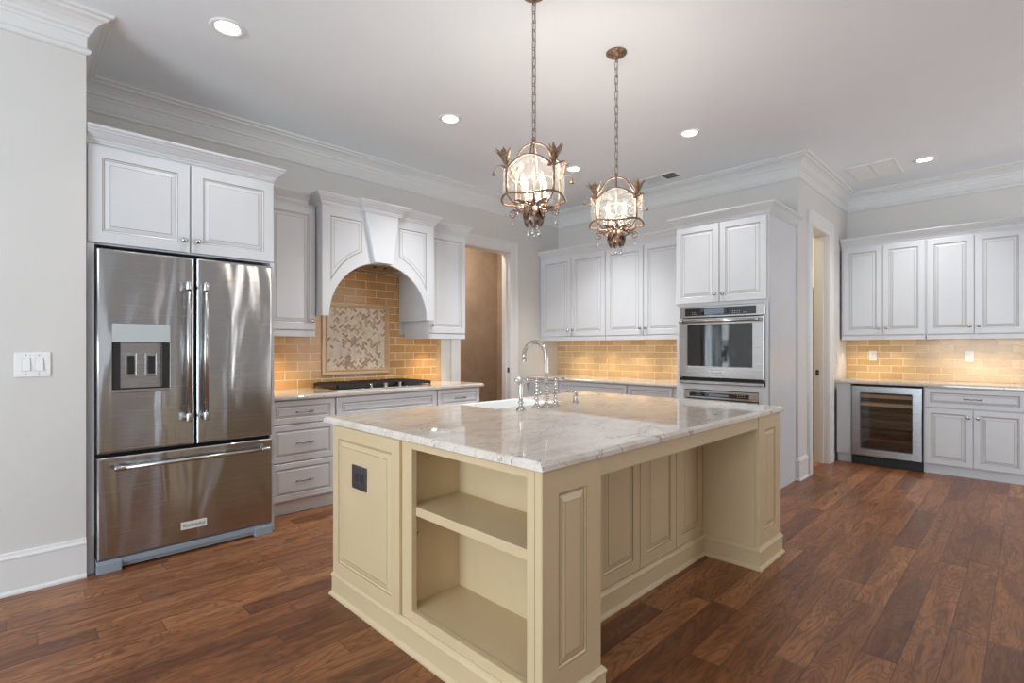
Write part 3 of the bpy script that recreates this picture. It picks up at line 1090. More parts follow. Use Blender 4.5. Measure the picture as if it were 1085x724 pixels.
k = MB(MO)
fr = [(0, .0), (0, -.012), (.008, -.018), (.022, -.018), (.028, -.010), (.036, -.010), (.042, -.016), (.052, -.014), (.056, 0)]
path = [(UX0, UZ0), (UX1, UZ0), (UX1, UZ1), (UX0, UZ1)]
lps = []
for px, pz in path:
    sx = 1 if px == UX0 else -1
    sz = 1 if pz == UZ0 else -1
    lps.append([Vector((px + sx * o_, WY - .008 + d, pz + sz * o_)) for o_, d in fr])
lps.append(lps[0])
k.loops(lps, cap0=False, cap1=False)
k.build('border', M.tileplain, mur)
k = MB(MO)
ix0, ix1, iz0, iz1 = UX0 + .054, UX1 - .054, UZ0 + .054, UZ1 - .054
k.box(ix0, ix1, WY - .0105, WY - .008, iz0, iz1, 4)


def clip(poly, x0, x1, z0, z1):
    for ax, lim, sg in ((0, x0, 1), (0, x1, -1), (1, z0, 1), (1, z1, -1)):
        res = []
        for i in range(len(poly)):
            p, q = poly[i - 1], poly[i]
            ip, iq = (p[ax] - lim) * sg >= 0, (q[ax] - lim) * sg >= 0
            if ip != iq:
                tt = (lim - p[ax]) / (q[ax] - p[ax])
                res.append((p[0] + (q[0] - p[0]) * tt, p[1] + (q[1] - p[1]) * tt))
            if iq:
                res.append(q)
        poly = res
        if len(poly) < 3:
            return None
    return poly


ta = .021
g_ = .0017
rr_ = random.Random(3)
mxc, mzc = (ix0 + ix1) / 2, (iz0 + iz1) / 2
for i in range(-50, 51):
    for j in range(-28, 29):
        bx, bz = i + 2 * j, i - 2 * j
        for q in ((bx, bx + 2, bz, bz + 1), (bx + 2, bx + 3, bz - 1, bz + 1)):
            a, b_, c, d = q
            pl = [(a * ta + g_, c * ta + g_), (b_ * ta - g_, c * ta + g_), (b_ * ta - g_, d * ta - g_), (a * ta + g_, d * ta - g_)]
            s2 = math.sqrt(.5)
            pl = [(mxc + (x - z) * s2, mzc + (x + z) * s2) for x, z in pl]
            cx_, cz_ = sum(p[0] for p in pl) / 4, sum(p[1] for p in pl) / 4
            if not (ix0 - .05 < cx_ < ix1 + .05 and iz0 - .05 < cz_ < iz1 + .05):
                continue
            pl = clip(pl, ix0 + .001, ix1 - .001, iz0 + .001, iz1 - .001)
            if not pl:
                continue
            mi = rr_.choices((0, 1, 2, 3), (46, 20, 16, 18))[0]
            k.loops([[Vector((x, WY - .0105, z)) for x, z in pl], [Vector((x, WY - .0135, z)) for x, z in pl]], mats=[mi], cap0=False)
k.build('mosaic', M.mos + [M.grout], mur)

# gas cooktop
KO = (2.49, 4.37, .9332)
ck = thing('gas_cooktop', 'black gas cooktop with chrome knobs set in the tan stone worktop', 'cooktop', KO)
CK0, CK1, CKY0, CKY1 = -.49, .49, -.245, .235
k = MB(); k.box(CK0, CK1, CKY0, CKY1, 0, .010, 0, .003); k.build('tray', M.steel2, ck)
for bx_, by_, r_ in ((-.33, .11, .045), (-.33, -.10, .035), (0, .03, .06), (.33, .11, .04), (.33, -.10, .045)):
    k = MB(); k.lathe([(r_ * 1.25, .010), (r_ * 1.2, .016), (r_, .018), (r_, .026), (r_ * .9, .030), (.0001, .031)], (bx_, by_, 0), (0, 0, 1), 18); k.build('burner', M.iron, ck)
for gx0, gx1 in ((-.485, -.168), (-.162, .162), (.168, .485)):
    k = MB()
    y0, y1 = (-.235 if abs(gx0 + gx1) > .1 else -.14), .228
    for y in (y0 + .008, y1 - .008):
        k.box(gx0, gx1, y - .008, y + .008, .022, .050, 0, .002)
    for x in (gx0 + .008, gx1 - .008):
        k.box(x - .008, x + .008, y0, y1, .022, .050, 0, .002)
    nb = 8
    for i in range(1, nb):
        x = gx0 + (gx1 - gx0) * i / nb
        k.box(x - .006, x + .006, y0, y1, .028, .055, 0, .002)
    for i in range(1, 7):
        y = y0 + (y1 - y0) * i / 7
        k.box(gx0, gx0 + .05, y - .005, y + .005, .036, .050, 0, .002)
        k.box(gx1 - .05, gx1, y - .005, y + .005, .036, .050, 0, .002)
    k.box(gx0, gx1, (y0 + y1) / 2 - .005, (y0 + y1) / 2 + .005, .036, .051, 0, .002)
    for x in (gx0 + .008, gx1 - .008):
        for y in (y0 + .008, y1 - .008):
            k.box(x - .006, x + .006, y - .006, y + .006, .009, .036)
    k.build('grate', M.iron, ck)
for x in (-.235, -.155, 0, .155, .215):
    k = MB(); k.lathe([(.026, .010), (.026, .014), (.020, .018), (.0195, .044), (.016, .049), (.0001, .050)], (x, -.205, 0), (0, 0, 1), 16); k.build('control_knob', M.nickel, ck)

# ------------------------------------------------------------------ refrigerator
RO = (.371, 3.742, 0)
fr_ = thing('refrigerator', 'stainless french-door refrigerator with ice dispenser and bottom freezer drawer', 'refrigerator', RO)
k = MB(); k.box(.006, .962, .07, .86, .04, 1.862, 0); k.box(.02, .10, .02, .09, 1.862, 1.878); k.box(.868, .948, .02, .09, 1.862, 1.878); k.box(.47, .5, .03, .08, .7, 1.86)
k.build('body', M.dark, fr_)


def slabdoor(x0, x1, z0, z1, name, hole=None):
    k = MB()
    def lp(d, y): return [Vector((x0 + d, y, z0 + d)), Vector((x1 - d, y, z0 + d)), Vector((x1 - d, y, z1 - d)), Vector((x0 + d, y, z1 - d))]
    seq = [lp(0, .062), lp(0, .012), lp(.003, .005), lp(.008, .001), lp(.014, 0)]
    if hole:
        hx0, hx1, hz0, hz1 = hole
        def hp(d, y): return [Vector((hx0 + d, y, hz0 + d)), Vector((hx1 - d, y, hz0 + d)), Vector((hx1 - d, y, hz1 - d)), Vector((hx0 + d, y, hz1 - d))]
        seq += [hp(0, 0), hp(.002, .004), hp(.004, .055)]
        k.loops(seq)
    else:
        k.loops(seq)
    return k.build(name, M.steel, fr_)


ld = slabdoor(.003, .489, .688, 1.874, 'door', (.070, .358, 1.045, 1.445))
rd = slabdoor(.501, .966, .688, 1.874, 'door')
fz = slabdoor(.003, .966, .076, .668, 'freezer_drawer')


def bar_handle(parent, p0, p1, out, r=.0135):
    k = MB()
    p0, p1, out = Vector(p0), Vector(p1), Vector(out)
    d = (p1 - p0).normalized()
    k.tube([p0 + out, p1 + out], r, 14)
    for p, s_ in ((p0, 1), (p1, -1)):
        q = p + d * s_ * .022
        k.tube([q, q + out], r * .85, 12)
        k.lathe([(r * 1.12, -.026), (r * 1.2, -.022), (r * 1.2, .022), (r * 1.12, .026)], p + out + d * s_ * .022, d, 14)
    return k.build('handle', M.handle, parent)


bar_handle(ld, (.446, 0, .845), (.446, 0, 1.712), (0, -.055, 0))
bar_handle(rd, (.541, 0, .845), (.541, 0, 1.712), (0, -.055, 0))
bar_handle(fz, (.080, 0, .606), (.925, 0, .606), (0, -.055, 0))
k = MB(); k.box(.071, .357, -.004, .03, 1.336, 1.444, 0, .002); dsp = k.build('display_panel', M.panelgrey, ld)
k = MB()
k.box(.075, .353, .046, .054, 1.05, 1.334, 0)
k.box(.075, .112, .012, .046, 1.05, 1.334, 0)
k.box(.316, .353, .012, .046, 1.05, 1.334, 0)
cav = k.build('dispenser_back', M.blackglass, ld)
k = MB(); k.box(.112, .316, .034, .046, 1.062, 1.334, 0, .002); k.build('dispenser_plate', M.steel2, ld)
k = MB(); k.box(.068, .360, -.006, .05, 1.036, 1.056, 0, .003); k.build('drip_tray', M.steel2, ld)
for x in (.162, .262):
    k = MB(); k.box(x - .028, x + .028, .018, .034, 1.13, 1.27, 1, .003); k.box(x - .018, x + .018, .008, .02, 1.145, 1.255, 0, .004); k.build('paddle', [M.dark, M.handle], ld)


def lettering(txt, size, parent, loc, rot, mt, name='lettering', sx=1.0):
    cu = bpy.data.curves.new('txt', 'FONT')
    cu.body = txt
    cu.size = size
    cu.align_x = 'CENTER'
    cu.align_y = 'CENTER'
    cu.extrude = .0004
    cu.resolution_u = 3
    to = bpy.data.objects.new('txt', cu)
    C.objects.link(to)
    bpy.context.view_layer.update()
    me = bpy.data.meshes.new_from_object(to.evaluated_get(bpy.context.evaluated_depsgraph_get()))
    C.objects.unlink(to)
    bpy.data.objects.remove(to)
    me.materials.clear()
    me.materials.append(mt)
    o = bpy.data.objects.new(name, me)
    C.objects.link(o)
    o.parent = parent
    o.location = loc
    o.rotation_euler = rot
    o.scale = (sx, 1, 1)
    return o


k = MB(); k.box(.414, .558, -.004, .002, .156, .204, 0, .0015); bd = k.build('badge', M.badge, fz)
lettering('KitchenAid', .027, bd, (.486, -.0045, .180), (PI / 2, 0, 0), M.ink)
k = MB()
k.box(.0, .968, .004, .09, .036, .072, 0, .004)
k.box(0, .118, -.004, .09, 0.0, .060, 0, .006); k.box(.85, .968, -.004, .09, 0.0, .060, 0, .006)
k.box(.118, .85, .02, .09, .014, .04)
k.build('base_grille', M.grey, fr_)

# light switches on the left wall
sw = thing('light_switch', 'white double rocker switch plate on the wall left of the refrigerator', 'light switch', (.107, 3.7798, 1.211))
k = MB(); k.box(-.072, .072, -.006, 0, -.066, .066, 0, .003); pl = k.build('cover_plate', M.plate, sw)
for sx in (-.026, .026):
    k = MB(); k.box(sx - .0175, sx + .0175, -.0075, -.006, -.035, .035, 1)
    k.loops([[Vector((sx - .016, -.0075, -.033)), Vector((sx + .016, -.0075, -.033)), Vector((sx + .016, -.0075, .033)), Vector((sx - .016, -.0075, .033))],
             [Vector((sx - .016, -.0135, -.033)), Vector((sx + .016, -.0135, -.033)), Vector((sx + .016, -.008, .033)), Vector((sx - .016, -.008, .033))]])
    k.build('rocker', [M.plate, M.lightslot], pl)
    for dz in (-.052, .052):
        k = MB(); k.lathe([(.0001, 0), (.003, 0), (.002, .0012), (.0001, .0015)], (sx, -.006, dz), (0, -1, 0), 8); k.build('screw', M.slot, pl)

# ------------------------------------------------------------------ oven wall (local x runs along -Y, y goes into the wall)
RZ = -PI / 2
OVX, OVD = 4.922, WX - 4.922 - .003
t = base_cab('white base cabinet in the corner left along the oven wall', (OVX, 4.655), RZ, .53, OVD)
drawer(t, .16, .52, .708, .888, False, name='false_front'); door(t, .16, .52, .113, .698, 'RT')
t = base_cab('white base cabinet under the honey tiles, middle of the oven wall run', (OVX, 4.122), RZ, .985, OVD)
drawer(t, .006, .978, .708, .888, False, st=.04); door(t, .006, .49, .113, .698, 'RT'); door(t, .494, .978, .113, .698, 'LT')
t = base_cab('white base cabinet standing against the left side of the oven tower', (OVX, 3.134), RZ, .646, OVD)
drawer(t, .006, .54, .708, .888, False, st=.04); door(t, .006, .54, .113, .698, 'RT')
mb = MB(); slab(mb, [(4.868, 2.486), (WX - .002, 2.486), (WX - .002, WY - .003), (4.868, WY - .003)], .897, .933)
tag(mb.build('worktop', M.granite2), 'grey edged stone worktop along the oven wall left of the ovens', 'worktop')
TO = (WX - .008, 2.486, .934)
mb = MB(TO); mb.box(WX - .008, WX - .0005, 2.486, WY - .001, .934, 1.44)
o = mb.build('tile_splashback', M.tileY); o.location = TO
tag(o, 'honey subway tile splashback between oven wall cabinets and worktop', 'tile splashback')
UXO, UD = 5.152, WX - 5.152 - .009
t = wall_cab('white two-door wall cabinet nearest the room corner on the oven wall', (UXO, 4.655), RZ, 1.072, UD, [(.05, .540, 'RB'), (.548, 1.062, 'LB')], crown_path=[(0, 0), (1.072, 0)])
for x in (.45, .9): puck(t, x, .15, 1.439, 11)
t = wall_cab('white two-door wall cabinet beside the oven tower on the oven wall', (UXO, 3.582), RZ, 1.094, UD, [(.010, .510, 'RB'), (.518, 1.02, 'LB')], crown_path=[(0, 0), (1.02, 0)])
for x in (.25, .84): puck(t, x, .15, 1.439, 11)

# oven tower
TX, TY, TW, TD = 4.782, 2.482, .870, WX - 4.782 - .003
t = thing('oven_tower', 'tall white cabinet tower holding the wall ovens, two doors on top', 'cabinet', (TX, TY, 0), RZ)
k = MB(); k.box(0, .02, 0.004, TD, .0, 2.50); k.build('side_panel', WM, t)
k = MB(); k.box(TW - .02, TW, 0.004, TD, .0, 2.50); k.build('side_panel', WM, t)
k = MB()
k.box(.02, TW - .02, .004, TD, 1.71, 2.50); k.box(.02, TW - .02, TD - .015, TD, 0, 1.71)
k.box(.02, TW - .02, .02, TD - .015, .925, .945); k.box(.02, TW - .02, .02, TD - .015, .11, .13)
k.build('carcass', WM, t)
k = MB()
k.box(0, .042, 0, .02, .0, 1.71); k.box(TW - .042, TW, 0, .02, .0, 1.71)
k.box(.042, TW - .042, 0, .02, .900, .972); k.box(.042, TW - .042, 0, .02, 1.705, 1.74)
k.box(.042, .085, 0, .02, .3, .900); k.box(TW - .085, TW - .042, 0, .02, .3, .900)
k.box(.042, TW - .042, .0, .02, 0, .11)
k.build('face_frame', WM, t)
door(t, .004, .434, 1.735, 2.478, 'RB'); door(t, .441, TW - .012, 1.735, 2.478, 'LB')
drawer(t, .03, TW - .03, .118, .30, True, st=.036)
k = MB(); k.sweep([(0, .36), (0, 0), (TW, 0), (TW, TD)], [(o_, 2.493 + z) for o_, z in CROWN]); k.build('crown', WM, t)


def wall_oven(label, loc, w, zb, zt, cp, badge=True):
    """local frame as the tower; loc is the left front corner"""
    t = thing('built_in_oven', label, 'oven', (loc[0], loc[1], zb), RZ)
    h = zt - zb
    k = MB(); k.box(.022, w - .022, .0, .5, .01, h - .006); k.build('body', M.dark, t)
    k = MB(); k.box(0, w, -.018, 0, h - cp, h, 0, .004); k.build('control_panel', M.steel2, t)
    k = MB(); k.box(.06, w - .075, -.0205, -.017, h - cp + .016, h - .018, 0, .001); cpn = k.build('control_glass', M.blackglass, t)
    k = MB(); k.box(.255, .44, -.0215, -.0205, h - cp + .028, h - .03); k.build('display', M.dispblue, cpn)
    k = MB()
    for x0, n in ((.13, 4), (.155, 3), (.52, 4), (.56, 4), (.62, 2)):
        for i in range(n):
            k.box(x0 + .012 * (i % 2) * 1.6, x0 + .012 * (i % 2) * 1.6 + .009, -.0212, -.0205, h - cp + .030 + .012 * (i // 2) * 1.4, h - cp + .034 + .012 * (i // 2) * 1.4)
    k.build('control_marks', M.panelgrey, cpn)
    d0, d1 = .062, h - cp - .008
    k = MB()
    def lp(a, b_, c, d, y): return [Vector((a, y, c)), Vector((b_, y, c)), Vector((b_, y, d)), Vector((a, y, d))]
    k.loops([lp(.004, w - .004, d0, d1, 0), lp(.004, w - .004, d0, d1, -.034), lp(.008, w - .008, d0 + .004, d1 - .004, -.040),
             lp(.086, w - .098, d0 + .105, d1 - .058, -.040), lp(.092, w - .104, d0 + .111, d1 - .064, -.033)], cap0=True, cap1=False)
    dr = k.build('door', M.steel2, t)
    k = MB(); k.box(.086, w - .098, -.034, -.028, d0 + .105, d1 - .058); k.build('window', M.blackglass, dr)
    k = MB()
    k.tube([(.03, -.086, d1 - .030), (w - .03, -.086, d1 - .030)], .0135, 14)
    for x in (.05, w - .05):
        k.tube([(x, -.040, d1 - .030), (x, -.086, d1 - .030)], [.017, .012], 12)
        k.lathe([(.015, -.02), (.0165, -.016), (.0165, .016), (.015, .02)], (x, -.086, d1 - .030), (1, 0, 0), 14)
    k.build('handle', M.handle, dr)
    if badge:
        k = MB(); k.box(.315, .452, -.0435, -.040, d0 + .032, d0 + .066, 0, .001); bg_ = k.build('badge', M.badge, dr)
        lettering('KitchenAid', .024, bg_, (.3835, -.0438, d0 + .049), (PI / 2, 0, 0), M.ink)
    k = MB(); k.box(.0, w, -.022, 0, .0, .052, 0, .003); k.box(.01, w - .01, -.030, -.022, .004, .030, 1, .002)
    k.build('vent_strip', [M.dark, M.steel2], t)
    return t


M.dispblue = emit('oven_display', (0.10, 0.12, 0.15), 0.6)
wall_oven('stainless wall oven with black glass window, upper of two in the tower', (TX - .001, 2.442), .805, .955, 1.702, .108)
wall_oven('stainless oven mostly hidden behind the island worktop, lower in the tower', (TX - .001, 2.398), .700, .315, .893, .075)

# ------------------------------------------------------------------ bar run on the far right wall
BRX, BRD = 6.842, BX - 6.842 - .003
t = thing('cabinet_filler', 'narrow white filler panel between the pantry door and wine cooler', 'filler panel', (BRX, 1.5615, 0), RZ)
k = MB(); k.box(0, .1385, -.004, BRD, .10, .8965); k.build('panel', WM, t)
k = MB(); k.box(0, .1385, .03, BRD, 0, .10); k.build('toe_kick', WM, t)

WO = (BRX - .012, 1.416, 0)
wc = thing('wine_cooler', 'stainless framed wine cooler with dark glass door under the bar worktop', 'wine cooler', WO, RZ)
ww = .636
k = MB()
k.box(.004, .018, .012, .55, .03, .886); k.box(ww - .018, ww - .004, .012, .55, .03, .886)
k.box(.018, ww - .018, .012, .55, .872, .886); k.box(.018, ww - .018, .012, .55, .03, .11); k.box(.018, ww - .018, .53, .55, .11, .872)
k.build('body', M.dark, wc)
k = MB(); k.box(.0, ww, .0, .03, .0, .088, 0, .004); k.build('toe_grille', M.dark, wc)
k = MB()
def lp4(a, b_, c, d, y): return [Vector((a, y, c)), Vector((b_, y, c)), Vector((b_, y, d)), Vector((a, y, d))]
k.loops([lp4(.006, ww - .006, .102, .878, .010), lp4(.006, ww - .006, .102, .878, -.026), lp4(.010, ww - .010, .106, .874, -.030),
         lp4(.082, ww - .082, .178, .808, -.030), lp4(.086, ww - .086, .182, .804, -.024), lp4(.086, ww - .086, .182, .804, .010)], cap0=False, cap1=False)
k.loops([lp4(.006, ww - .006, .102, .878, .010), lp4(.086, ww - .086, .182, .804, .010)], cap0=False, cap1=False)
wd = k.build('door', M.steel3, wc)
k = MB(); k.box(.086, ww - .086, -.020, -.014, .182, .804); k.build('glass', M.smoke, wd)
for z in (.745, .655):
    k = MB(); k.box(.03, ww - .03, .03, .06, z, z + .038, 0, .003); k.box(.03, ww - .03, .06, .45, z, z + .012); k.build('shelf', M.shelfwood, wc)
M.dimwood = paint('shaded_shelf', (0.035, 0.024, 0.02), 0.5, 0.1, 12)  # dimness of the lower shelves behind the glass, put into the wood colour
for z in (.56, .46, .36, .26):
    k = MB(); k.box(.03, ww - .03, .05, .07, z, z + .03, 0, .003); k.box(.03, ww - .03, .07, .45, z, z + .012); k.build('shelf', M.dimwood, wc)

t = base_cab('white base cabinet with one drawer and two doors beside the wine cooler', (BRX, .776), RZ, .775, BRD, toe_in=.02, toe_h=.095)
drawer(t, .010, .765, .690, .886, True, st=.045); door(t, .010, .386, .103, .680, 'RT', st=.05); door(t, .391, .765, .103, .680, 'LT', st=.05)
mb = MB(); slab(mb, [(6.792, -.025), (BX - .002, -.025), (BX - .002, DY - .032), (6.792, DY - .032)], .897, .933)
tag(mb.build('worktop', M.granite2), 'grey edged stone worktop over the wine cooler at the bar', 'worktop')
TO = (BX - .008, -.001, .934)
mb = MB(TO); mb.box(BX - .008, BX - .0005, -.001, DY - .001, .934, 1.44)
o = mb.build('tile_splashback', M.tileY2); o.location = TO
tag(o, 'honey subway tile splashback above the wine cooler at the bar', 'tile splashback')
UBX, UBD = 7.092, BX - 7.092 - .009
t = wall_cab('white two-door wall cabinet nearest the pantry door, above the wine cooler', (UBX, 1.572), RZ, .789, UBD, [(.020, .402, 'RB'), (.407, .780, 'LB')], crown_path=[(0, 0), (.789, 0)])
for x in (.47,): puck(t, x, .12, 1.439, 7)
puck(t, .16, .12, 1.439, 7)
t = wall_cab('white two-door wall cabinet at the right end above the bar drawer', (UBX, .782), RZ, .78, UBD, [(.010, .386, 'RB'), (.391, .77, 'LB')], crown_path=[(0, 0), (.78, 0), (.78, UBD)])
for x in (.18, .40, .62): puck(t, x, .12, 1.439, 5.4)
for y, lb in ((1.317, 'white duplex outlet on honey tiles above the wine cooler'), (.453, 'white duplex outlet on honey tiles above the bar drawer')):
    ot = thing('power_outlet', lb, 'power outlet', (BX - .0085, y, 1.209), RZ)
    duplex(ot, M.plate, M.plate)
ot = thing('light_switch', 'white switch plate on the wall between pantry casing and bar tiles', 'light switch', (7.0, DY - .0005, 1.18))
k = MB(); k.box(-.037, .037, -.006, 0, -.06, .06, 0, .003); pl = k.build('cover_plate', M.plate, ot)
k = MB(); k.box(-.016, .016, -.009, -.006, -.033, .033, 0, .002); k.build('rocker', M.plate, pl)

# ------------------------------------------------------------------ ceiling fixtures
CANS = [((.932, 3.322), 'recessed ceiling light with white ring above the refrigerator'),
        ((2.608, 3.356), 'recessed ceiling light in front of the range hood'),
        ((4.261, 3.375), 'recessed ceiling light seen just behind the pendant nearest the refrigerator'),
        ((4.275, 2.095), 'recessed ceiling light in front of the oven tower'),
        ((6.545, .732), 'recessed ceiling light above the bar beside the return vent')]
for ((x, y), lb), cw in zip(CANS, (20, 125, 165, 45, 62)):
    t = thing('recessed_light', lb, 'ceiling light', (x, y, CEIL), 0, 'recessed lights in the kitchen ceiling')
    k = MB(); k.lathe([(.094, -.0002), (.094, -.004), (.086, -.009), (.072, -.008), (.066, -.003), (.062, -.0005)], n=28); k.build('trim_ring', M.plate, t)
    k = MB(); k.lathe([(.062, -.0006), (.060, -.0045), (.0001, -.006)], n=24); k.build('lens', M.can, t)
    d = bpy.data.lights.new('can_lamp', 'SPOT')
    d.energy, d.color, d.spot_size, d.spot_blend, d.shadow_soft_size = cw, (.985, 1.0, 1.0), 1.85, .9, .06
    lo = bpy.data.objects.new('can_lamp', d); C.objects.link(lo); lo.parent = t; lo.location = (0, 0, -.03)

vt = thing('ceiling_vent', 'small white slotted air vent in the ceiling near the oven tower', 'air vent', (5.17, 2.88, CEIL))
k = MB()
for a, b_, c, d in ((-.105, -.085, -.215, .215), (.085, .105, -.215, .215), (-.085, .085, -.215, -.195), (-.085, .085, .195, .215)):
    k.box(a, b_, c, d, -.008, -.0003, 0, .002)
k.build('frame', M.plate, vt)
k = MB(); k.box(-.085, .085, -.195, .195, -.002, -.0003); k.build('duct_opening', M.slot, vt)
k = MB()
for i in range(14):
    y = -.185 + i * .0285
    za, zb = (-.003, -.010) if i > 4 else (-.012, -.004)
    q = [Vector((-.085, y, za)), Vector((.085, y, za)), Vector((.085, y + .014, zb)), Vector((-.085, y + .014, zb))]
    k.loops([q, [p + Vector((0, .0015, .0015)) for p in q]])
k.build('louvres', M.plate, vt)
vt = thing('return_vent', 'large white square return air grille in the ceiling above the bar', 'air vent', (6.57, 1.155, CEIL))
k = MB()
for a, b_, c, d in ((-.285, -.255, -.215, .215), (.255, .285, -.215, .215), (-.255, .255, -.215, -.185), (-.255, .255, .185, .215)):
    k.box(a, b_, c, d, -.010, -.0003, 0, .002)
k.box(-.255, .255, -.012, .012, -.009, -.0003)
k.build('frame', M.plate, vt)
k = MB(); k.box(-.255, .255, -.185, .185, -.002, -.0003); k.build('duct_opening', M.plate, vt)
k = MB()
for i in range(24):
    x = -.25 + i * .0212
    q = [Vector((x, -.185, -.003)), Vector((x, .185, -.003)), Vector((x + .014, .185, -.009)), Vector((x + .014, -.185, -.009))]
    k.loops([q, [p + Vector((.002, 0, .0015)) for p in q]])
k.build('louvres', M.plate, vt)

# ------------------------------------------------------------------ pendants
pen = thing('pendant_lantern', 'rusty bronze glass pendant lantern nearest the refrigerator, hung on a longer looking chain', 'pendant light', (2.003, 1.856, CEIL))
k = MB()
k.lathe([(.066, -.0003), (.066, -.006), (.060, -.012), (.042, -.020), (.030, -.026), (.014, -.030), (.010, -.040), (.0001, -.042)], n=24)
k.tube([(.011 * math.cos(2 * PI * i / 12), 0, -.050 + .011 * math.sin(2 * PI * i / 12)) for i in range(12)], .0025, 6, closed=True)
k.build('canopy', M.bronze, pen)
ztop, zbot = -.055, -.775
nl = 15
pitch = (ztop - zbot) / nl
k = MB()
for i in range(nl):
    zc = ztop - pitch * (i + .5)
    pts = []
    hl, hw = pitch * .5 + .006, .0108
    for j in range(14):
        a = 2 * PI * j / 14
        x = hw * math.cos(a)
        z = (hl - hw) * (1 if math.sin(a) >= 0 else -1) + hw * math.sin(a)
        pts.append((x, 0, zc + z) if i % 2 else (0, x, zc + z))
    k.tube(pts, .0026, 6, closed=True)
k.build('chain', M.chain, pen)
k = MB(); k.tube([(.0035 * math.sin(i * 1.3), .0035 * math.cos(i * 1.3), -.04 - i * .0395) for i in range(20)], .0016, 5); k.build('lamp_wire', M.chain, pen)
# lantern frame; heights are relative to the ceiling
PR = .168
ANG = [math.atan2(.204, -.979) + i * PI / 2 for i in range(4)]
HZ, PZ, AZ, TZ = 2.088 - CEIL, 2.238 - CEIL, 2.276 - CEIL, 2.392 - CEIL


def rad(a):   # softly squared plan
    return PR * (1 + .018 * math.cos(4 * (a - ANG[0])))


k = MB()
pts = []
for i in range(48):
    a = ANG[0] + 2 * PI * i / 48
    pts.append((rad(a) * 1.02 * math.cos(a), rad(a) * 1.02 * math.sin(a), HZ + .008 * math.cos(4 * (a - ANG[0]))))
k.tube(pts, .0060, 8, closed=True)
for q in range(4):
    a0 = ANG[q]
    x, y = PR * 1.02 * math.cos(a0), PR * 1.02 * math.sin(a0)
    k.tube([(x, y, HZ), (x * 1.01, y * 1.01, HZ + .06), (x * 1.01, y * 1.01, HZ + .11), (x, y, PZ + .004)], [.0065, .0058, .0056, .007], 8)
    ap = []
    for i in range(15):
        tt = i / 14
        a = a0 + tt * PI / 2
        ap.append((rad(a) * math.cos(a), rad(a) * math.sin(a), PZ - .012 + (AZ - PZ + .012) * math.sin(PI * tt) ** 1.2))
    k.tube(ap, .0045, 7)
for q in (0, 1):
    a = ANG[q] + PI / 4
    hp = []
    bell = [(.97, 0), (.80, .07), (.62, .24), (.52, .46), (.44, .68), (.33, .86), (.17, .97), (0, 1.0)]
    for r_, h_ in bell:
        hp.append((PR * r_ * math.cos(a), PR * r_ * math.sin(a), AZ + (TZ - AZ) * h_))
    for r_, h_ in reversed(bell[:-1]):
        hp.append((-PR * r_ * math.cos(a), -PR * r_ * math.sin(a), AZ + (TZ - AZ) * h_))
    k.tube(hp, .005, 7)
k.tube([(0, 0, TZ + .02), (0, 0, TZ - .10), (0, 0, HZ - .03)], [.006, .0045, .0045], 7)
k.tube([(.013 * math.cos(2 * PI * i / 12), 0, TZ + .018 + .013 * math.sin(2 * PI * i / 12)) for i in range(12)], .003, 6, closed=True)
k.lathe([(.0001, .010), (.009, .008), (.011, 0), (.006, -.008), (.0001, -.010)], (0, 0, TZ + .004), (0, 0, 1), 10)
k.build('frame', M.bronze, pen)
for q in range(4):
    k = MB()
    lp0, lp1 = [], []
    for i in range(13):
        tt = i / 12
        a = ANG[q] + .02 + tt * (PI / 2 - .04)
        r_ = rad(a) * .985
        lp0.append(Vector((r_ * math.cos(a), r_ * math.sin(a), HZ + .002 - .012 * math.sin(PI * tt))))
        lp1.append(Vector((r_ * math.cos(a), r_ * math.sin(a), PZ - .012 + (AZ - PZ + .010) * math.sin(PI * tt) ** 1.2)))
    k.loops([lp0, lp1], closed=False, cap0=False, cap1=False, smooth=True)
    k.build('glass_panel', M.seeded, pen)


def leaf(k, base, direction, up, ln, wd, curl=.4, m=0, n=6):
    """pointed curling leaf"""
    b0, d, u = Vector(base), Vector(direction).normalized(), Vector(up).normalized()
    sd = d.cross(u).normalized()
    rows = []
    for i in range(n + 1):
        t_ = i / n
        c_ = b0 + d * ln * (t_ - .15 * curl * t_ * t_) + u * (-curl * ln * t_ * t_ * .8)
        w_ = wd * (math.sin(PI * min(1, .12 + .88 * t_)) ** .8) * (1 - .25 * t_) if i < n else .0006
        rows.append([c_ - sd * w_ + u * w_ * .35, c_ - u * .0015, c_ + sd * w_ + u * w_ * .35])
    vs = [[k.bm.verts.new(p) for p in r_] for r_ in rows]
    v2 = [[k.bm.verts.new(p - u * .0016) for p in r_] for r_ in rows]
    for i in range(n):
        for j in range(2):
            k.face([vs[i][j], vs[i][j + 1], vs[i + 1][j + 1], vs[i + 1][j]], m, True)
            k.face([v2[i][j + 1], v2[i][j], v2[i + 1][j], v2[i + 1][j + 1]], m, True)
    for i in range(n):
        k.face([vs[i][0], vs[i + 1][0], v2[i + 1][0], v2[i][0]], m)
        k.face([vs[i + 1][2], vs[i][2], v2[i][2], v2[i + 1][2]], m)


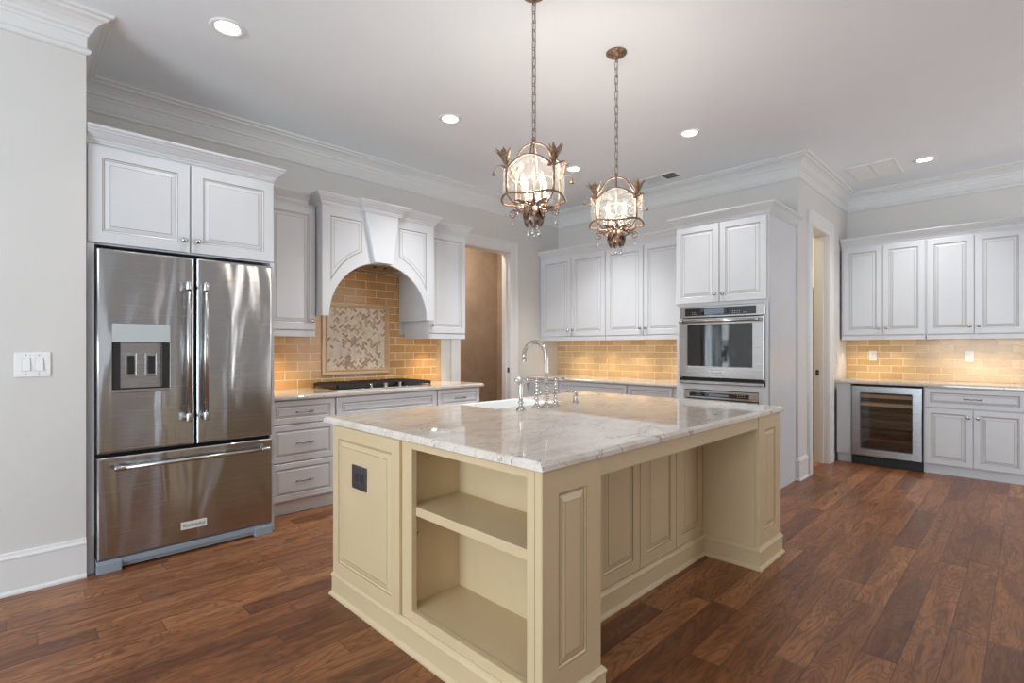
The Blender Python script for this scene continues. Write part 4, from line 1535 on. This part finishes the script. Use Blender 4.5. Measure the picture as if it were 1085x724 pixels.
for q in range(4):
    a = ANG[q]
    er = Vector((math.cos(a), math.sin(a), 0)); et = Vector((-math.sin(a), math.cos(a), 0))
    p = er * PR * 1.02 + Vector((0, 0, PZ))
    k = MB()
    k.lathe([(.004, -.012), (.010, -.004), (.011, .006), (.007, .014)], p, (0, 0, 1), 10)
    for i in range(7):
        th_ = 2 * PI * i / 7
        o_ = er * math.cos(th_) + et * math.sin(th_)
        leaf(k, p + Vector((0, 0, .002)), o_ * .36 + Vector((0, 0, 1)) + er * .22, -o_, .092, .0200, (.10 if i % 2 else .30))
    for i in range(4):
        th_ = 2 * PI * i / 4 + .4
        o_ = er * math.cos(th_) + et * math.sin(th_)
        tp = p + o_ * .018 + er * .015 + Vector((0, 0, .066))
        k.tube([p + Vector((0, 0, .01)), tp, tp + o_ * .008 + Vector((0, 0, .006))], [.002, .0016, .003], 5)
    k.build('leaf_spray', M.bronze, pen)
    # stem with hanging bell bud
    k = MB()
    s0 = p + Vector((0, 0, -.004))
    sp_ = [s0, s0 + er * .012 - et * .025 + Vector((0, 0, .012)), s0 + er * .03 - et * .045 + Vector((0, 0, .012)), s0 + er * .042 - et * .058 + Vector((0, 0, -.012))]
    k.tube(sp_, [.003, .0026, .0024, .002], 6)
    k.lathe([(.0001, .004), (.004, .0), (.007, -.010), (.013, -.022), (.0001, -.016)], sp_[-1], (0, 0, 1), 8)
    k.build('bell_bud', M.bronze, pen)

# acanthus body below the hoop
k = MB()
bz = 2.0 - CEIL
k.lathe([(.0001, .055), (.016, .05), (.02, .03), (.034, .02), (.042, 0), (.040, -.018), (.028, -.034), (.012, -.043), (.0001, -.045)], (0, 0, bz), (0, 0, 1), 16)
for tier, (zz, rr0, n_, ln, up_) in enumerate(((.016, .036, 8, .074, -1.0), (.048, .026, 7, .070, -.9), (.056, .014, 6, .06, .8))):
    for i in range(n_):
        th_ = 2 * PI * i / n_ + tier * .37
        o_ = Vector((math.cos(th_), math.sin(th_), 0))
        if up_ < 0:
            leaf(k, o_ * rr0 + Vector((0, 0, bz + zz)), o_ * (.62 if tier else .42) + Vector((0, 0, up_ * .8)), o_ + Vector((0, 0, .4)), ln, .027, .25 + .25 * (tier == 0))
        else:
            leaf(k, o_ * rr0 + Vector((0, 0, bz + zz)), o_ * .75 + Vector((0, 0, up_)), -o_ + Vector((0, 0, .5)), ln, .013, .5)
k.build('acanthus_finial', M.bronze, pen)
for q in range(4):
    a = ANG[q] + PI / 4
    k = MB()
    er = Vector((math.cos(a), math.sin(a), 0)); ez = Vector((0, 0, 1))
    sp_ = [er * .025 + ez * (bz + .02), er * .055 + ez * (bz + .018), er * .085 + ez * (bz + .032), er * .112 + ez * (bz + .040)]
    for i in range(12):
        t_ = i / 11
        th_ = PI / 2 - t_ * 2.3 * PI
        r_ = .022 * (1 - .62 * t_)
        sp_.append(er * (.112 + r_ * math.cos(th_) ) + ez * (bz + .018 + r_ * math.sin(th_)))
    k.tube(sp_, [.0048] * 4 + [.0045 - .0018 * i / 11 for i in range(12)], 7)
    a2 = ANG[q]
    e2 = Vector((math.cos(a2), math.sin(a2), 0))
    k.tube([e2 * .02 + ez * (bz + .04), e2 * .07 + ez * (bz + .062), e2 * .12 + ez * (bz + .050), e2 * (PR * 1.0) + ez * HZ], [.004, .0038, .0038, .0045], 7)
    leaf(k, er * .07 + ez * (bz + .03), er * .7 + ez * .8, -er + ez * .5, .045, .011, .4)
    leaf(k, e2 * .08 + ez * (bz + .062), e2 * .8 + ez * .5, -e2 * .4 + ez, .05, .012, .5)
    k.lathe([(.0001, .010), (.007, .006), (.009, 0), (.005, -.006), (.0001, -.008)], er * .064 + ez * (bz + .052), (0, 0, 1), 8)
    k.build('scroll_arm', M.bronze, pen)
    # candle on its cup
    k = MB()
    cp_ = e2 * .072
    k.lathe([(.0001, .062), (.012, .064), (.016, .072), (.012, .074), (.0085, .076)], cp_ + ez * bz, (0, 0, 1), 12, 1)
    k.lathe([(.0085, .074), (.0085, .152), (.0001, .153)], cp_ + ez * bz, (0, 0, 1), 12, 0)
    cd = k.build('candle', [M.candle, M.bronze], pen)
    k = MB()
    k.lathe([(.005, .153), (.007, .157), (.0125, .172), (.0115, .186), (.006, .204), (.0022, .216), (.0001, .219)], cp_ + ez * bz, (0, 0, 1), 12)
    k.build('flame_bulb', M.bulb, cd)


def crystal(p, s_=1.0):
    k = MB()
    p = Vector(p)
    k.lathe([(.0001, 0), (.0022, -.001), (.0022, -.012 * s_), (.0001, -.013 * s_)], p, (0, 0, 1), 6)
    k.lathe([(.0001, -.014 * s_), (.006 * s_, -.018 * s_), (.006 * s_, -.024 * s_), (.0001, -.028 * s_)], p, (0, 0, 1), 7, smooth=False)
    k.lathe([(.0001, -.030 * s_), (.004 * s_, -.038 * s_), (.0115 * s_, -.058 * s_), (.0095 * s_, -.068 * s_), (.0001, -.076 * s_)], p, (0, 0, 1), 8, smooth=False)
    k.build('crystal_drop', M.crystal, pen)


for q in range(4):
    a = ANG[q] + PI / 4
    crystal((.028 * math.cos(a), .028 * math.sin(a), bz - .032))
    crystal((.116 * math.cos(a), .116 * math.sin(a), bz - .004), .55)
    a = ANG[q]
    crystal((PR * .93 * math.cos(a), PR * .93 * math.sin(a), HZ - .006), .5)
d = bpy.data.lights.new('pendant_lamp', 'POINT')
d.energy, d.color, d.shadow_soft_size = 14, (1.0, .92, .82), .06
lo = bpy.data.objects.new('pendant_lamp', d); C.objects.link(lo); lo.parent = pen; lo.location = (0, 0, bz + .19)
p2 = copy_tree(pen)
p2.location = (2.78, 1.857, CEIL)
p2['label'] = 'rusty bronze glass pendant lantern nearest the ovens, its round ceiling canopy in view'
pen['label'] = 'rusty bronze glass pendant lantern nearest the range hood and refrigerator'
for o in (pen, p2):
    o['group'] = 'pendant lanterns above the island'
